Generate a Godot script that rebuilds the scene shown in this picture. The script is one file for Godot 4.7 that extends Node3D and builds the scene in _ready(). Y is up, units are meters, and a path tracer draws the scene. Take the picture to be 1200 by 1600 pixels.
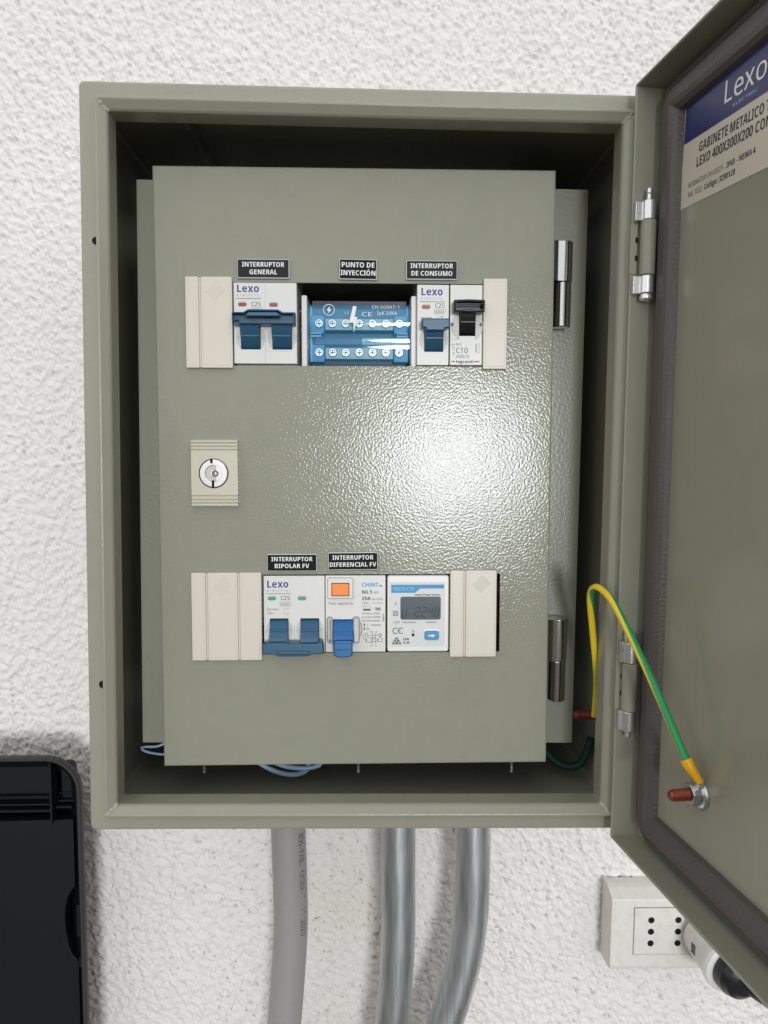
extends Node3D
# Grey metal electrical cabinet with its door open on a white stucco wall.
# World units are metres; shapes are written in millimetres and scaled by MM. The origin is the middle of the cabinet's front opening, the wall is at z = -0.2.

const MM := 0.001
var M := {}            # materials
var fonts := {}
var text_cache := {}
var PF: Transform3D    # frame of the inner door's front face (mm)
var DF: Transform3D    # frame of the open door's inner face (mm)


func _ready() -> void:
	# ---------------------------------------------------------------- camera, sky, sun, exposure
	var cam := Camera3D.new()
	cam.name = "camera"
	cam.position = Vector3(-0.8, 5.8, 399.4) * MM
	cam.rotation_order = EULER_ORDER_YXZ
	cam.rotation_degrees = Vector3(-3.97, -1.68, 0.67)
	cam.fov = rad_to_deg(2.0 * atan(800.0 / 1150.0))
	cam.near = 0.01
	cam.far = 60.0
	add_child(cam)
	cam.current = true

	var sky_mat := ProceduralSkyMaterial.new()
	sky_mat.sky_top_color = Color(0.85, 0.86, 0.87)
	sky_mat.sky_horizon_color = Color(0.97, 0.96, 0.945)
	sky_mat.sky_curve = 0.12
	sky_mat.ground_bottom_color = Color(0.33, 0.32, 0.30)
	sky_mat.ground_horizon_color = Color(0.46, 0.445, 0.42)
	sky_mat.ground_curve = 0.08
	sky_mat.sky_energy_multiplier = 1.0
	sky_mat.sun_angle_max = 1.0
	var sky := Sky.new()
	sky.sky_material = sky_mat
	var env := Environment.new()
	env.background_mode = Environment.BG_SKY
	env.sky = sky
	env.background_energy_multiplier = 0.8
	env.tonemap_mode = Environment.TONE_MAPPER_LINEAR
	env.tonemap_exposure = 1.76
	env.sdfgi_enabled = true
	env.ssao_enabled = true
	env.ssil_enabled = true
	var we := WorldEnvironment.new()
	we.name = "world_environment"
	we.environment = env
	add_child(we)

	var sun := DirectionalLight3D.new()
	sun.name = "sun"
	sun.light_color = Color(0.97, 0.985, 1.0)
	sun.light_energy = 0.29
	sun.light_angular_distance = 13.0
	sun.shadow_enabled = true
	add_child(sun)
	var az := deg_to_rad(7.0)
	var el := deg_to_rad(0.2)
	sun.look_at_from_position(Vector3.ZERO, -Vector3(sin(az) * cos(el), sin(el), cos(az) * cos(el)), Vector3.UP)

	# ---------------------------------------------------------------- frames
	PF = Transform3D(Basis(Vector3(0, 0, 1), deg_to_rad(0.6)), Vector3(-4.75, -2.2, -30))
	var a := deg_to_rad(7.5)
	DF = Transform3D(Basis(Vector3(sin(a), 0, cos(a)), Vector3(0, 1, 0), Vector3(-cos(a), 0, sin(a))), Vector3(154, 0.3, 8))

	make_materials()
	make_wall()
	make_cabinet()
	make_name_plates()
	make_breakers()
	make_distribution_block()
	make_residual_breaker()
	make_energy_meter()
	make_door_label()
	make_conduits()
	make_earth_wire()
	make_inner_wires()
	make_socket()
	make_plug()
	make_black_case()


# ==================================================================== materials

func lin(r: float, g: float, b: float) -> Color:
	return Color(r, g, b).linear_to_srgb()


func mat(called: String, c: Color, rough: float, metal := 0.0) -> StandardMaterial3D:
	var m := StandardMaterial3D.new()
	m.resource_name = called
	m.albedo_color = c
	m.roughness = rough
	m.metallic = metal
	M[called] = m
	return m


func noise_tex(freq: float, sd: int, size := 512, oct := 1, ramp: Gradient = null, kind := FastNoiseLite.TYPE_SIMPLEX_SMOOTH) -> NoiseTexture2D:
	var n := FastNoiseLite.new()
	n.noise_type = kind
	n.seed = sd
	n.frequency = freq
	n.fractal_type = FastNoiseLite.FRACTAL_FBM if oct > 1 else FastNoiseLite.FRACTAL_NONE
	n.fractal_octaves = oct
	var t := NoiseTexture2D.new()
	t.width = size
	t.height = size
	t.seamless = true
	t.noise = n
	if ramp:
		t.color_ramp = ramp
	return t


func ramp(stops: Array) -> Gradient:
	var g := Gradient.new()
	var offs := PackedFloat32Array()
	var cols := PackedColorArray()
	for s in stops:
		offs.append(s[0])
		cols.append(s[1])
	g.offsets = offs
	g.colors = cols
	return g


func relief(m: StandardMaterial3D, tex: Texture2D, cm: float, tile: float) -> void:
	m.uv1_triplanar = true
	m.uv1_scale = Vector3.ONE / tile
	m.heightmap_enabled = true
	m.heightmap_texture = tex
	m.heightmap_scale = cm


func make_materials() -> void:
	var peel := noise_tex(0.105, 3, 512, 2)
	var soft := noise_tex(0.03, 5, 512, 3)
	var tone := noise_tex(0.012, 9, 512, 4, ramp([[0.0, Color(0.975, 0.975, 0.975)], [0.5, Color(1, 1, 1)], [1.0, Color(0.985, 0.982, 0.975)]]))
	var smudge := noise_tex(0.006, 77, 512, 5, ramp([[0.2, Color(0.78, 0.78, 0.78)], [0.6, Color(0.86, 0.86, 0.86)], [0.9, Color(1, 1, 1)]]))
	var p := mat("paint_textured", lin(0.299, 0.300, 0.236), 0.15)
	p.metallic_specular = 0.36
	p.roughness_texture = smudge
	p.albedo_texture = tone
	relief(p, noise_tex(0.135, 4, 1024, 2), 0.0072, 0.26)
	p = mat("paint", lin(0.299, 0.299, 0.232), 0.27)
	p.albedo_texture = tone
	relief(p, peel, 0.0055, 0.13)
	p = mat("paint_door", lin(0.30, 0.286, 0.217), 0.24)
	p.roughness_texture = smudge
	p.albedo_texture = tone
	relief(p, soft, 0.003, 0.3)
	p = mat("weld", lin(0.36, 0.36, 0.29), 0.2)
	relief(p, peel, 0.03, 0.1)
	p = mat("gasket", lin(0.092, 0.079, 0.073), 0.42)
	relief(p, noise_tex(0.06, 12, 512, 4), 0.02, 0.06)
	p = mat("beige", lin(0.665, 0.61, 0.515), 0.36)
	relief(p, peel, 0.0012, 0.06)
	mat("beige_lock", lin(0.56, 0.525, 0.41), 0.35)
	mat("beige_mark", lin(0.635, 0.582, 0.49), 0.45)
	p = mat("white_plastic", lin(0.69, 0.68, 0.64), 0.34)
	relief(p, noise_tex(0.15, 21, 256, 2), 0.002, 0.03)
	mat("meter_white", lin(0.78, 0.77, 0.74), 0.3)
	mat("meter_face", lin(0.66, 0.66, 0.64), 0.4)
	mat("grey_plastic", lin(0.56, 0.54, 0.50), 0.4)
	mat("slot_dark", lin(0.015, 0.015, 0.016), 0.7).metallic_specular = 0.15
	p = mat("lever_blue", lin(0.02, 0.095, 0.175), 0.36)
	relief(p, peel, 0.0015, 0.05)
	mat("lever_blue_bright", lin(0.008, 0.125, 0.35), 0.34)
	mat("black_plastic", lin(0.012, 0.012, 0.014), 0.35)
	mat("seam", lin(0.30, 0.29, 0.27), 0.6)
	mat("red_flag", lin(0.30, 0.035, 0.05), 0.35)
	mat("green_flag", lin(0.06, 0.30, 0.17), 0.35)
	mat("orange_button", lin(0.95, 0.24, 0.01), 0.4)
	mat("print_dark", lin(0.035, 0.035, 0.038), 0.6)
	mat("print_grey", lin(0.13, 0.13, 0.13), 0.6)
	mat("print_violet", lin(0.05, 0.035, 0.26), 0.55)
	mat("print_cyan", lin(0.03, 0.30, 0.58), 0.5)
	mat("print_white", lin(0.82, 0.82, 0.80), 0.5)
	mat("print_pale_blue", lin(0.45, 0.66, 0.8), 0.5)
	mat("print_red", lin(0.65, 0.02, 0.07), 0.5)
	mat("plate_black", lin(0.012, 0.012, 0.012), 0.5).metallic_specular = 0.2
	mat("plate_grey", lin(0.025, 0.024, 0.025), 0.5).metallic_specular = 0.25
	mat("plate_edge", lin(0.56, 0.56, 0.54), 0.35)
	mat("lcd", lin(0.075, 0.098, 0.112), 0.25).metallic_specular = 0.35
	mat("lcd_segment", lin(0.022, 0.028, 0.033), 0.5)
	mat("navy", lin(0.016, 0.024, 0.125), 0.3)
	mat("label_paper", lin(0.60, 0.55, 0.45), 0.4)
	p = mat("chrome", lin(0.80, 0.80, 0.79), 0.22, 0.85)
	relief(p, noise_tex(0.08, 31, 256, 3), 0.002, 0.02)
	p = mat("dark_chrome", lin(0.60, 0.60, 0.59), 0.12, 1.0)
	p = mat("zinc", lin(0.60, 0.61, 0.62), 0.3, 1.0)
	relief(p, noise_tex(0.08, 33, 256, 3), 0.004, 0.02)
	p = mat("copper_stud", lin(0.27, 0.06, 0.035), 0.36, 0.6)
	p = mat("galvanised", lin(0.66, 0.675, 0.68), 0.44, 1.0)
	p.albedo_texture = noise_tex(0.02, 41, 512, 4, ramp([[0.3, Color(0.86, 0.865, 0.87)], [0.5, Color(0.95, 0.955, 0.96)], [0.75, Color(1, 1, 1)]]))
	p.uv1_triplanar = true
	p.uv1_scale = Vector3(30, 1.6, 30)
	p = mat("pvc", lin(0.30, 0.29, 0.285), 0.42)
	relief(p, soft, 0.004, 0.1)
	p.albedo_texture = tone
	mat("wire_green", lin(0.02, 0.30, 0.09), 0.38)
	mat("wire_yellow", lin(0.82, 0.58, 0.02), 0.38)
	mat("lug_yellow", lin(0.85, 0.42, 0.005), 0.36)
	mat("wire_blue", lin(0.33, 0.48, 0.66), 0.35)
	mat("wire_dark_green", lin(0.004, 0.04, 0.026), 0.4)
	mat("terminal_blue", lin(0.09, 0.38, 0.66), 0.35)
	mat("cover_back", lin(0.025, 0.09, 0.18), 0.4)
	mat("brass", lin(0.26, 0.31, 0.29), 0.42, 0.6)
	p = mat("cover_blue", Color(0.25, 0.72, 0.95, 0.3), 0.05)
	p.transparency = BaseMaterial3D.TRANSPARENCY_ALPHA
	p = mat("outlet_white", lin(0.73, 0.71, 0.665), 0.42)
	p.albedo_texture = noise_tex(0.02, 51, 512, 4, ramp([[0.0, Color(0.94, 0.93, 0.91)], [0.4, Color(0.99, 0.985, 0.98)], [1.0, Color(1, 1, 1)]]))
	relief(p, noise_tex(0.1, 52, 256, 2), 0.002, 0.12)
	mat("adapter_white", lin(0.74, 0.73, 0.70), 0.35)
	p = mat("case_black", lin(0.006, 0.0065, 0.0085), 0.5)
	p.metallic_specular = 0.35
	relief(p, noise_tex(0.2, 61, 512, 3), 0.004, 0.05)
	mat("case_rim", lin(0.036, 0.034, 0.034), 0.5).metallic_specular = 0.4
	p = mat("stucco", Color.WHITE, 0.75)
	p.vertex_color_use_as_albedo = true
	relief(p, noise_tex(0.11, 71, 1024, 4), 0.035, 0.15)


# ==================================================================== shape builder (mm)

class Shape:
	var parts := {}
	var order := []
	var xf := Transform3D()

	func buf(m: Material) -> Array:
		if not parts.has(m):
			parts[m] = [PackedVector3Array(), PackedVector3Array()]
			order.append(m)
		return parts[m]

	func tri(m: Material, a: Vector3, b: Vector3, c: Vector3, na: Vector3, nb: Vector3, nc: Vector3) -> void:
		var g := (b - a).cross(c - a)
		if g.length_squared() < 1e-14:
			return
		var d := buf(m)
		if g.dot(na + nb + nc) > 0.0:
			d[0].append_array([xf * a, xf * c, xf * b])
			d[1].append_array([xf.basis * na, xf.basis * nc, xf.basis * nb])
		else:
			d[0].append_array([xf * a, xf * b, xf * c])
			d[1].append_array([xf.basis * na, xf.basis * nb, xf.basis * nc])

	func quad(m: Material, a: Vector3, b: Vector3, c: Vector3, d: Vector3, n: Vector3) -> void:
		tri(m, a, b, c, n, n, n)
		tri(m, a, c, d, n, n, n)

	func quad4(m: Material, a: Vector3, b: Vector3, c: Vector3, d: Vector3, na: Vector3, nb: Vector3, nc: Vector3, nd: Vector3) -> void:
		tri(m, a, b, c, na, nb, nc)
		tri(m, a, c, d, na, nc, nd)

	# a box from corner lo to corner hi with softly rounded edges
	func box(m: Material, lo: Vector3, hi: Vector3, bevel := 0.0) -> void:
		var c := (lo + hi) * 0.5
		var h := (hi - lo) * 0.5
		var b := minf(bevel, minf(h.x, minf(h.y, h.z)) * 0.95)
		var ax := [Vector3(1, 0, 0), Vector3(0, 1, 0), Vector3(0, 0, 1)]
		for i in 3:
			var u: Vector3 = ax[(i + 1) % 3]
			var v: Vector3 = ax[(i + 2) % 3]
			var hu := h[(i + 1) % 3] - b
			var hv := h[(i + 2) % 3] - b
			for s in [-1.0, 1.0]:
				var n: Vector3 = ax[i] * s
				var o: Vector3 = c + n * h[i]
				quad(m, o - u * hu - v * hv, o + u * hu - v * hv, o + u * hu + v * hv, o - u * hu + v * hv, n)
		if b <= 0.0:
			return
		for i in 3:   # edges along axis i
			var w: Vector3 = ax[i]
			var u: Vector3 = ax[(i + 1) % 3]
			var v: Vector3 = ax[(i + 2) % 3]
			var hw := h[i] - b
			for su in [-1.0, 1.0]:
				for sv in [-1.0, 1.0]:
					var p: Vector3 = c + u * su * h[(i + 1) % 3] + v * sv * (h[(i + 2) % 3] - b)
					var q: Vector3 = c + u * su * (h[(i + 1) % 3] - b) + v * sv * h[(i + 2) % 3]
					quad4(m, p - w * hw, p + w * hw, q + w * hw, q - w * hw, u * su, u * su, v * sv, v * sv)
		for sx in [-1.0, 1.0]:
			for sy in [-1.0, 1.0]:
				for sz in [-1.0, 1.0]:
					var s := Vector3(sx, sy, sz)
					var k := h - Vector3(b, b, b)
					tri(m, c + s * Vector3(h.x, k.y, k.z), c + s * Vector3(k.x, h.y, k.z), c + s * Vector3(k.x, k.y, h.z), Vector3(sx, 0, 0), Vector3(0, sy, 0), Vector3(0, 0, sz))

	# flat polygon facing +z
	func poly(m: Material, pts: PackedVector2Array, z: float, up := 1.0) -> void:
		var idx := Geometry2D.triangulate_polygon(pts)
		var n := Vector3(0, 0, up)
		for i in range(0, idx.size(), 3):
			var a := pts[idx[i]]
			var b := pts[idx[i + 1]]
			var c := pts[idx[i + 2]]
			tri(m, Vector3(a.x, a.y, z), Vector3(b.x, b.y, z), Vector3(c.x, c.y, z), n, n, n)

	# polygon pushed from z0 to z1; the front edge is eased by bevel
	func extrude(m: Material, pts_in: PackedVector2Array, z0: float, z1: float, bevel := 0.0, smooth := false) -> void:
		var pts := pts_in.duplicate()
		if Geometry2D.is_polygon_clockwise(pts):
			pts.reverse()
		var n := pts.size()
		var en := []
		for i in n:
			var e := (pts[(i + 1) % n] - pts[i]).normalized()
			en.append(Vector2(e.y, -e.x))
		var top := PackedVector2Array()
		var vn := []
		for i in n:
			var nn: Vector2 = en[i] + en[(i + n - 1) % n]
			nn = nn.normalized() if nn.length() > 1e-4 else en[i]
			vn.append(nn)
			top.append(pts[i] - nn * (bevel / maxf(0.4, nn.dot(en[i]))))
		poly(m, top, z1)
		poly(m, pts, z0, -1.0)
		var zb := z1 - bevel
		for i in n:
			var j := (i + 1) % n
			var ni: Vector2 = vn[i] if smooth else en[i]
			var nj: Vector2 = vn[j] if smooth else en[i]
			var a := Vector3(ni.x, ni.y, 0)
			var b := Vector3(nj.x, nj.y, 0)
			quad4(m, Vector3(pts[i].x, pts[i].y, z0), Vector3(pts[j].x, pts[j].y, z0), Vector3(pts[j].x, pts[j].y, zb), Vector3(pts[i].x, pts[i].y, zb), a, b, b, a)
			if bevel > 0.0:
				quad4(m, Vector3(pts[i].x, pts[i].y, zb), Vector3(pts[j].x, pts[j].y, zb), Vector3(top[j].x, top[j].y, z1), Vector3(top[i].x, top[i].y, z1), a, b, Vector3(0, 0, 1), Vector3(0, 0, 1))

	# sheet with rectangular holes, between z0 (back) and z1 (front)
	func sheet(m: Material, x0: float, x1: float, y0: float, y1: float, holes: Array, z0: float, z1: float) -> void:
		var xs := [x0, x1]
		var ys := [y0, y1]
		for h in holes:
			xs.append_array([h.position.x, h.end.x])
			ys.append_array([h.position.y, h.end.y])
		xs.sort()
		ys.sort()
		var solid := func(i: int, j: int) -> bool:
			if i < 0 or j < 0 or i >= xs.size() - 1 or j >= ys.size() - 1:
				return false
			var c := Vector2((xs[i] + xs[i + 1]) * 0.5, (ys[j] + ys[j + 1]) * 0.5)
			for h in holes:
				if h.has_point(c):
					return false
			return true
		for i in xs.size() - 1:
			for j in ys.size() - 1:
				if xs[i + 1] - xs[i] < 1e-6 or ys[j + 1] - ys[j] < 1e-6 or not solid.call(i, j):
					continue
				var a: float = xs[i]
				var b: float = xs[i + 1]
				var c: float = ys[j]
				var d: float = ys[j + 1]
				for z in [[z1, 1.0], [z0, -1.0]]:
					quad(m, Vector3(a, c, z[0]), Vector3(b, c, z[0]), Vector3(b, d, z[0]), Vector3(a, d, z[0]), Vector3(0, 0, z[1]))
				if not solid.call(i - 1, j):
					quad(m, Vector3(a, c, z0), Vector3(a, d, z0), Vector3(a, d, z1), Vector3(a, c, z1), Vector3(-1, 0, 0))
				if not solid.call(i + 1, j):
					quad(m, Vector3(b, c, z0), Vector3(b, d, z0), Vector3(b, d, z1), Vector3(b, c, z1), Vector3(1, 0, 0))
				if not solid.call(i, j - 1):
					quad(m, Vector3(a, c, z0), Vector3(b, c, z0), Vector3(b, c, z1), Vector3(a, c, z1), Vector3(0, -1, 0))
				if not solid.call(i, j + 1):
					quad(m, Vector3(a, d, z0), Vector3(b, d, z0), Vector3(b, d, z1), Vector3(a, d, z1), Vector3(0, 1, 0))

	# profile of (inset, z) swept round the rectangle x0..x1, y0..y1 with corner radius r
	func sweep(m: Material, x0: float, x1: float, y0: float, y1: float, r: float, profile: Array, closed := false) -> void:
		var rings := []
		var dirs := []
		for p in profile:
			var ring := []
			var rr := maxf(r - p.x, 0.15)
			for q in 4:
				var sx := 1.0 if q == 0 or q == 3 else -1.0
				var sy := 1.0 if q < 2 else -1.0
				var cx = (x1 - p.x - rr) if sx > 0 else (x0 + p.x + rr)
				var cy = (y1 - p.x - rr) if sy > 0 else (y0 + p.x + rr)
				for k in 11:
					var an := PI * 0.5 * (q + k / 10.0)
					ring.append(Vector3(cx + cos(an) * rr, cy + sin(an) * rr, p.y))
					if rings.is_empty():
						dirs.append(Vector3(cos(an), sin(an), 0))
			rings.append(ring)
		var n: int = dirs.size()
		for s in range(profile.size() if closed else profile.size() - 1):
			var t := (s + 1) % profile.size()
			var dd: Vector2 = (profile[t] - profile[s]).normalized()
			var ni := -dd.y     # along the inset direction (towards the middle)
			var nz := dd.x
			for i in n:
				var j := (i + 1) % n
				var a: Vector3 = -dirs[i] * ni + Vector3(0, 0, nz)
				var b: Vector3 = -dirs[j] * ni + Vector3(0, 0, nz)
				quad4(m, rings[s][i], rings[s][j], rings[t][j], rings[t][i], a, b, b, a)

	# (radius, height) profile turned about the y axis of at
	func lathe(m: Material, profile: Array, at: Transform3D, seg := 28) -> void:
		for s in profile.size() - 1:
			var p: Vector2 = profile[s]
			var q: Vector2 = profile[s + 1]
			var dd := (q - p).normalized()
			var nr := dd.y
			var ny := -dd.x
			for i in seg:
				var a0 := TAU * i / seg
				var a1 := TAU * (i + 1) / seg
				var d0 := Vector3(cos(a0), 0, sin(a0))
				var d1 := Vector3(cos(a1), 0, sin(a1))
				var u := Vector3(0, 1, 0)
				var n0: Vector3 = at.basis * (d0 * nr + u * ny)
				var n1: Vector3 = at.basis * (d1 * nr + u * ny)
				quad4(m, at * (d0 * p.x + u * p.y), at * (d1 * p.x + u * p.y), at * (d1 * q.x + u * q.y), at * (d0 * q.x + u * q.y), n0, n1, n1, n0)

	# round bar along a path; second material covers the sector of angles from..to (turning slowly)
	func tube(m: Material, path: Array, r: float, seg := 14, m2: Material = null, from := 0.0, to := 0.0, twist := 0.0, radii: Array = [], centres: Array = []) -> void:
		var n := path.size()
		var rings := []
		var norms := []
		var t0: Vector3 = (path[1] - path[0]).normalized()
		var side := t0.cross(Vector3(0, 0, 1))
		if side.length() < 0.1:
			side = t0.cross(Vector3(1, 0, 0))
		side = side.normalized()
		for i in n:
			var t: Vector3 = (path[mini(i + 1, n - 1)] - path[maxi(i - 1, 0)]).normalized()
			side = (side - t * side.dot(t)).normalized()
			var up := t.cross(side)
			var rr: float = radii[i] if radii.size() == n else r
			var ring := []
			var nn := []
			for k in seg:
				var an: float = TAU * k / seg + (TAU * centres[i] if centres.size() == n else twist * i / n)
				var d := side * cos(an) + up * sin(an)
				nn.append(d)
				ring.append(path[i] + d * rr)
			rings.append(ring)
			norms.append(nn)
		for i in n - 1:
			for k in seg:
				var j := (k + 1) % seg
				var f := (k + 0.5) / seg
				var mm: Material = m2 if m2 and (f < to or f > 1.0 + from) else m
				quad4(mm, rings[i][k], rings[i][j], rings[i + 1][j], rings[i + 1][k], norms[i][k], norms[i][j], norms[i + 1][j], norms[i + 1][k])
		for e in [[0, 1], [n - 1, n - 2]]:
			var c: Vector3 = path[e[0]]
			var d: Vector3 = (c - path[e[1]]).normalized()
			for k in seg:
				tri(m, c, rings[e[0]][k], rings[e[0]][(k + 1) % seg], d, d, d)

	func commit() -> ArrayMesh:
		var am := ArrayMesh.new()
		for m in order:
			var d: Array = parts[m]
			var v: PackedVector3Array = d[0].duplicate()
			for i in v.size():
				v[i] *= 0.001
			var nn: PackedVector3Array = d[1]
			for i in nn.size():
				nn[i] = nn[i].normalized()
			var arr := []
			arr.resize(Mesh.ARRAY_MAX)
			arr[Mesh.ARRAY_VERTEX] = v
			arr[Mesh.ARRAY_NORMAL] = nn
			am.add_surface_from_arrays(Mesh.PRIMITIVE_TRIANGLES, arr)
			am.surface_set_material(am.get_surface_count() - 1, m)
		return am


func circ(c: Vector2, rx: float, ry: float, n := 24, from := 0.0, to := TAU) -> PackedVector2Array:
	var out := PackedVector2Array()
	var whole := absf(to - from - TAU) < 1e-4
	for i in (n if whole else n + 1):
		var a := from + (to - from) * i / n
		out.append(c + Vector2(cos(a) * rx, sin(a) * ry))
	return out


func rrect(x0: float, y0: float, x1: float, y1: float, r: float, n := 4) -> PackedVector2Array:
	var out := PackedVector2Array()
	for q in 4:
		var cx := x1 - r if q == 0 or q == 3 else x0 + r
		var cy := y1 - r if q < 2 else y0 + r
		for k in n + 1:
			var a := PI * 0.5 * (q + float(k) / n)
			out.append(Vector2(cx + cos(a) * r, cy + sin(a) * r))
	return out


func pv(list: Array) -> PackedVector2Array:
	var out := PackedVector2Array()
	for i in range(0, list.size(), 2):
		out.append(Vector2(list[i], list[i + 1]))
	return out


func font(kind: String) -> Font:
	if not fonts.has(kind):
		var f := SystemFont.new()
		f.font_names = PackedStringArray(["Droid Sans Mono"] if kind == "mono" else ["Droid Serif"] if kind == "serif" else ["Droid Sans"])
		f.font_weight = 700 if kind == "bold" else 400
		fonts[kind] = f
	return fonts[kind]


func glyphs(s: String, kind: String) -> Array:
	var key := kind + "|" + s
	if not text_cache.has(key):
		var t := TextMesh.new()
		t.text = s
		t.font = font(kind)
		t.font_size = 32
		t.pixel_size = 1.0
		t.depth = 0.0
		t.curve_step = 2.0
		t.horizontal_alignment = HORIZONTAL_ALIGNMENT_LEFT
		t.vertical_alignment = VERTICAL_ALIGNMENT_BOTTOM
		var arr := t.get_mesh_arrays() if t.get_surface_count() else []
		var v := PackedVector3Array()
		if arr.size():
			var src: PackedVector3Array = arr[Mesh.ARRAY_VERTEX]
			if arr[Mesh.ARRAY_INDEX] != null and arr[Mesh.ARRAY_INDEX].size():
				for i in arr[Mesh.ARRAY_INDEX]:
					v.append(src[i])
			else:
				v = src
		var lo := Vector2(1e9, 1e9)
		var hi := -lo
		for q in v:
			lo = lo.min(Vector2(q.x, q.y))
			hi = hi.max(Vector2(q.x, q.y))
		text_cache[key] = [v, lo, hi]
	return text_cache[key]


# lettering: left edge x (or middle, with mid), baseline y, height of a capital, total width (0: natural); place maps (x, y) to a point
func write(sh: Shape, m: Material, s: String, kind: String, x: float, y: float, cap: float, width: float, z: float, mid := false, place = null) -> void:
	var h := glyphs("H", kind)
	var g := glyphs(s, kind)
	var v: PackedVector3Array = g[0]
	if v.is_empty():
		return
	var ky: float = cap / (h[2].y - h[1].y)
	var natural: float = g[2].x - g[1].x
	var kx := width / natural if width > 0.0 else ky
	var x0 := x - natural * kx * 0.5 if mid else x
	for i in range(0, v.size(), 3):
		var p := []
		for k in 3:
			var q := Vector2(x0 + (v[i + k].x - g[1].x) * kx, y + (v[i + k].y - h[1].y) * ky)
			p.append(place.call(q, z) if place != null else Vector3(q.x, q.y, z))
		var n := Vector3(0, 0, 1)
		if place != null:
			n = (p[1] - p[0]).cross(p[2] - p[0]).normalized()
			var out: Vector3 = place.call(Vector2(x0, y), z + 1.0) - place.call(Vector2(x0, y), z)
			if n.dot(out) < 0.0:
				n = -n
		sh.tri(m, p[0], p[1], p[2], n, n, n)


func line(sh: Shape, m: Material, a: Vector2, b: Vector2, w: float, z: float) -> void:
	var d := (b - a).normalized()
	var s := Vector2(-d.y, d.x) * w * 0.5
	sh.poly(m, PackedVector2Array([a - s, b - s, b + s, a + s]), z)


func ring(sh: Shape, m: Material, c: Vector2, rx: float, ry: float, w: float, z: float, from := 0.0, to := TAU, n := 24) -> void:
	for i in n:
		var a0 := from + (to - from) * i / n
		var a1 := from + (to - from) * (i + 1) / n
		var p := [Vector2(cos(a0), sin(a0)), Vector2(cos(a1), sin(a1))]
		sh.poly(m, PackedVector2Array([c + p[0] * Vector2(rx - w, ry - w), c + p[0] * Vector2(rx, ry), c + p[1] * Vector2(rx, ry), c + p[1] * Vector2(rx - w, ry - w)]), z)


func frame(sh: Shape, m: Material, x0: float, y0: float, x1: float, y1: float, w: float, z: float) -> void:
	line(sh, m, Vector2(x0, y0 + w * 0.5), Vector2(x1, y0 + w * 0.5), w, z)
	line(sh, m, Vector2(x0, y1 - w * 0.5), Vector2(x1, y1 - w * 0.5), w, z)
	line(sh, m, Vector2(x0 + w * 0.5, y0 + w), Vector2(x0 + w * 0.5, y1 - w), w, z)
	line(sh, m, Vector2(x1 - w * 0.5, y0 + w), Vector2(x1 - w * 0.5, y1 - w), w, z)


func smooth_path(pts: Array, per := 8) -> Array:
	var out := []
	var n := pts.size()
	for i in n - 1:
		var a: Vector3 = pts[maxi(i - 1, 0)]
		var b: Vector3 = pts[i]
		var c: Vector3 = pts[i + 1]
		var d: Vector3 = pts[mini(i + 2, n - 1)]
		for k in per:
			out.append(b.cubic_interpolate(c, a, d, float(k) / per))
	out.append(pts[n - 1])
	return out


func axis(at: Vector3, dir: Vector3) -> Transform3D:
	var y := dir.normalized()
	var x := y.cross(Vector3(0, 0, 1))
	if x.length() < 0.1:
		x = y.cross(Vector3(1, 0, 0))
	x = x.normalized()
	return Transform3D(Basis(x, y, x.cross(y)), at)


# ==================================================================== scene tree helpers

func to_m(t: Transform3D) -> Transform3D:
	return Transform3D(t.basis, t.origin * MM)


func thing(called: String, label: String, category: String, at := Transform3D(), group := "") -> Node3D:
	var o := Node3D.new()
	o.name = numbered(called)
	o.transform = to_m(at)
	tag(o, label, category, group)
	add_child(o)
	return o


func numbered(called: String) -> String:
	if not has_node(called):
		return called
	var i := 1
	while has_node("%s_%03d" % [called, i]):
		i += 1
	return "%s_%03d" % [called, i]


func tag(o: Node3D, label: String, category: String, group := "") -> void:
	o.set_meta("label", label)
	o.set_meta("category", category)
	if group:
		o.set_meta("group", group)


func part(called: String, sh: Shape, parent: Node3D, at := Transform3D()) -> MeshInstance3D:
	var o := MeshInstance3D.new()
	var nm := called
	var i := 1
	while parent.has_node(nm):
		nm = "%s_%03d" % [called, i]
		i += 1
	o.name = nm
	o.mesh = sh.commit()
	o.transform = to_m(at)
	parent.add_child(o)
	return o


func shift(x: float, y: float, z := 0.0) -> Transform3D:
	return Transform3D(Basis(), Vector3(x, y, z))


# ==================================================================== wall

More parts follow.
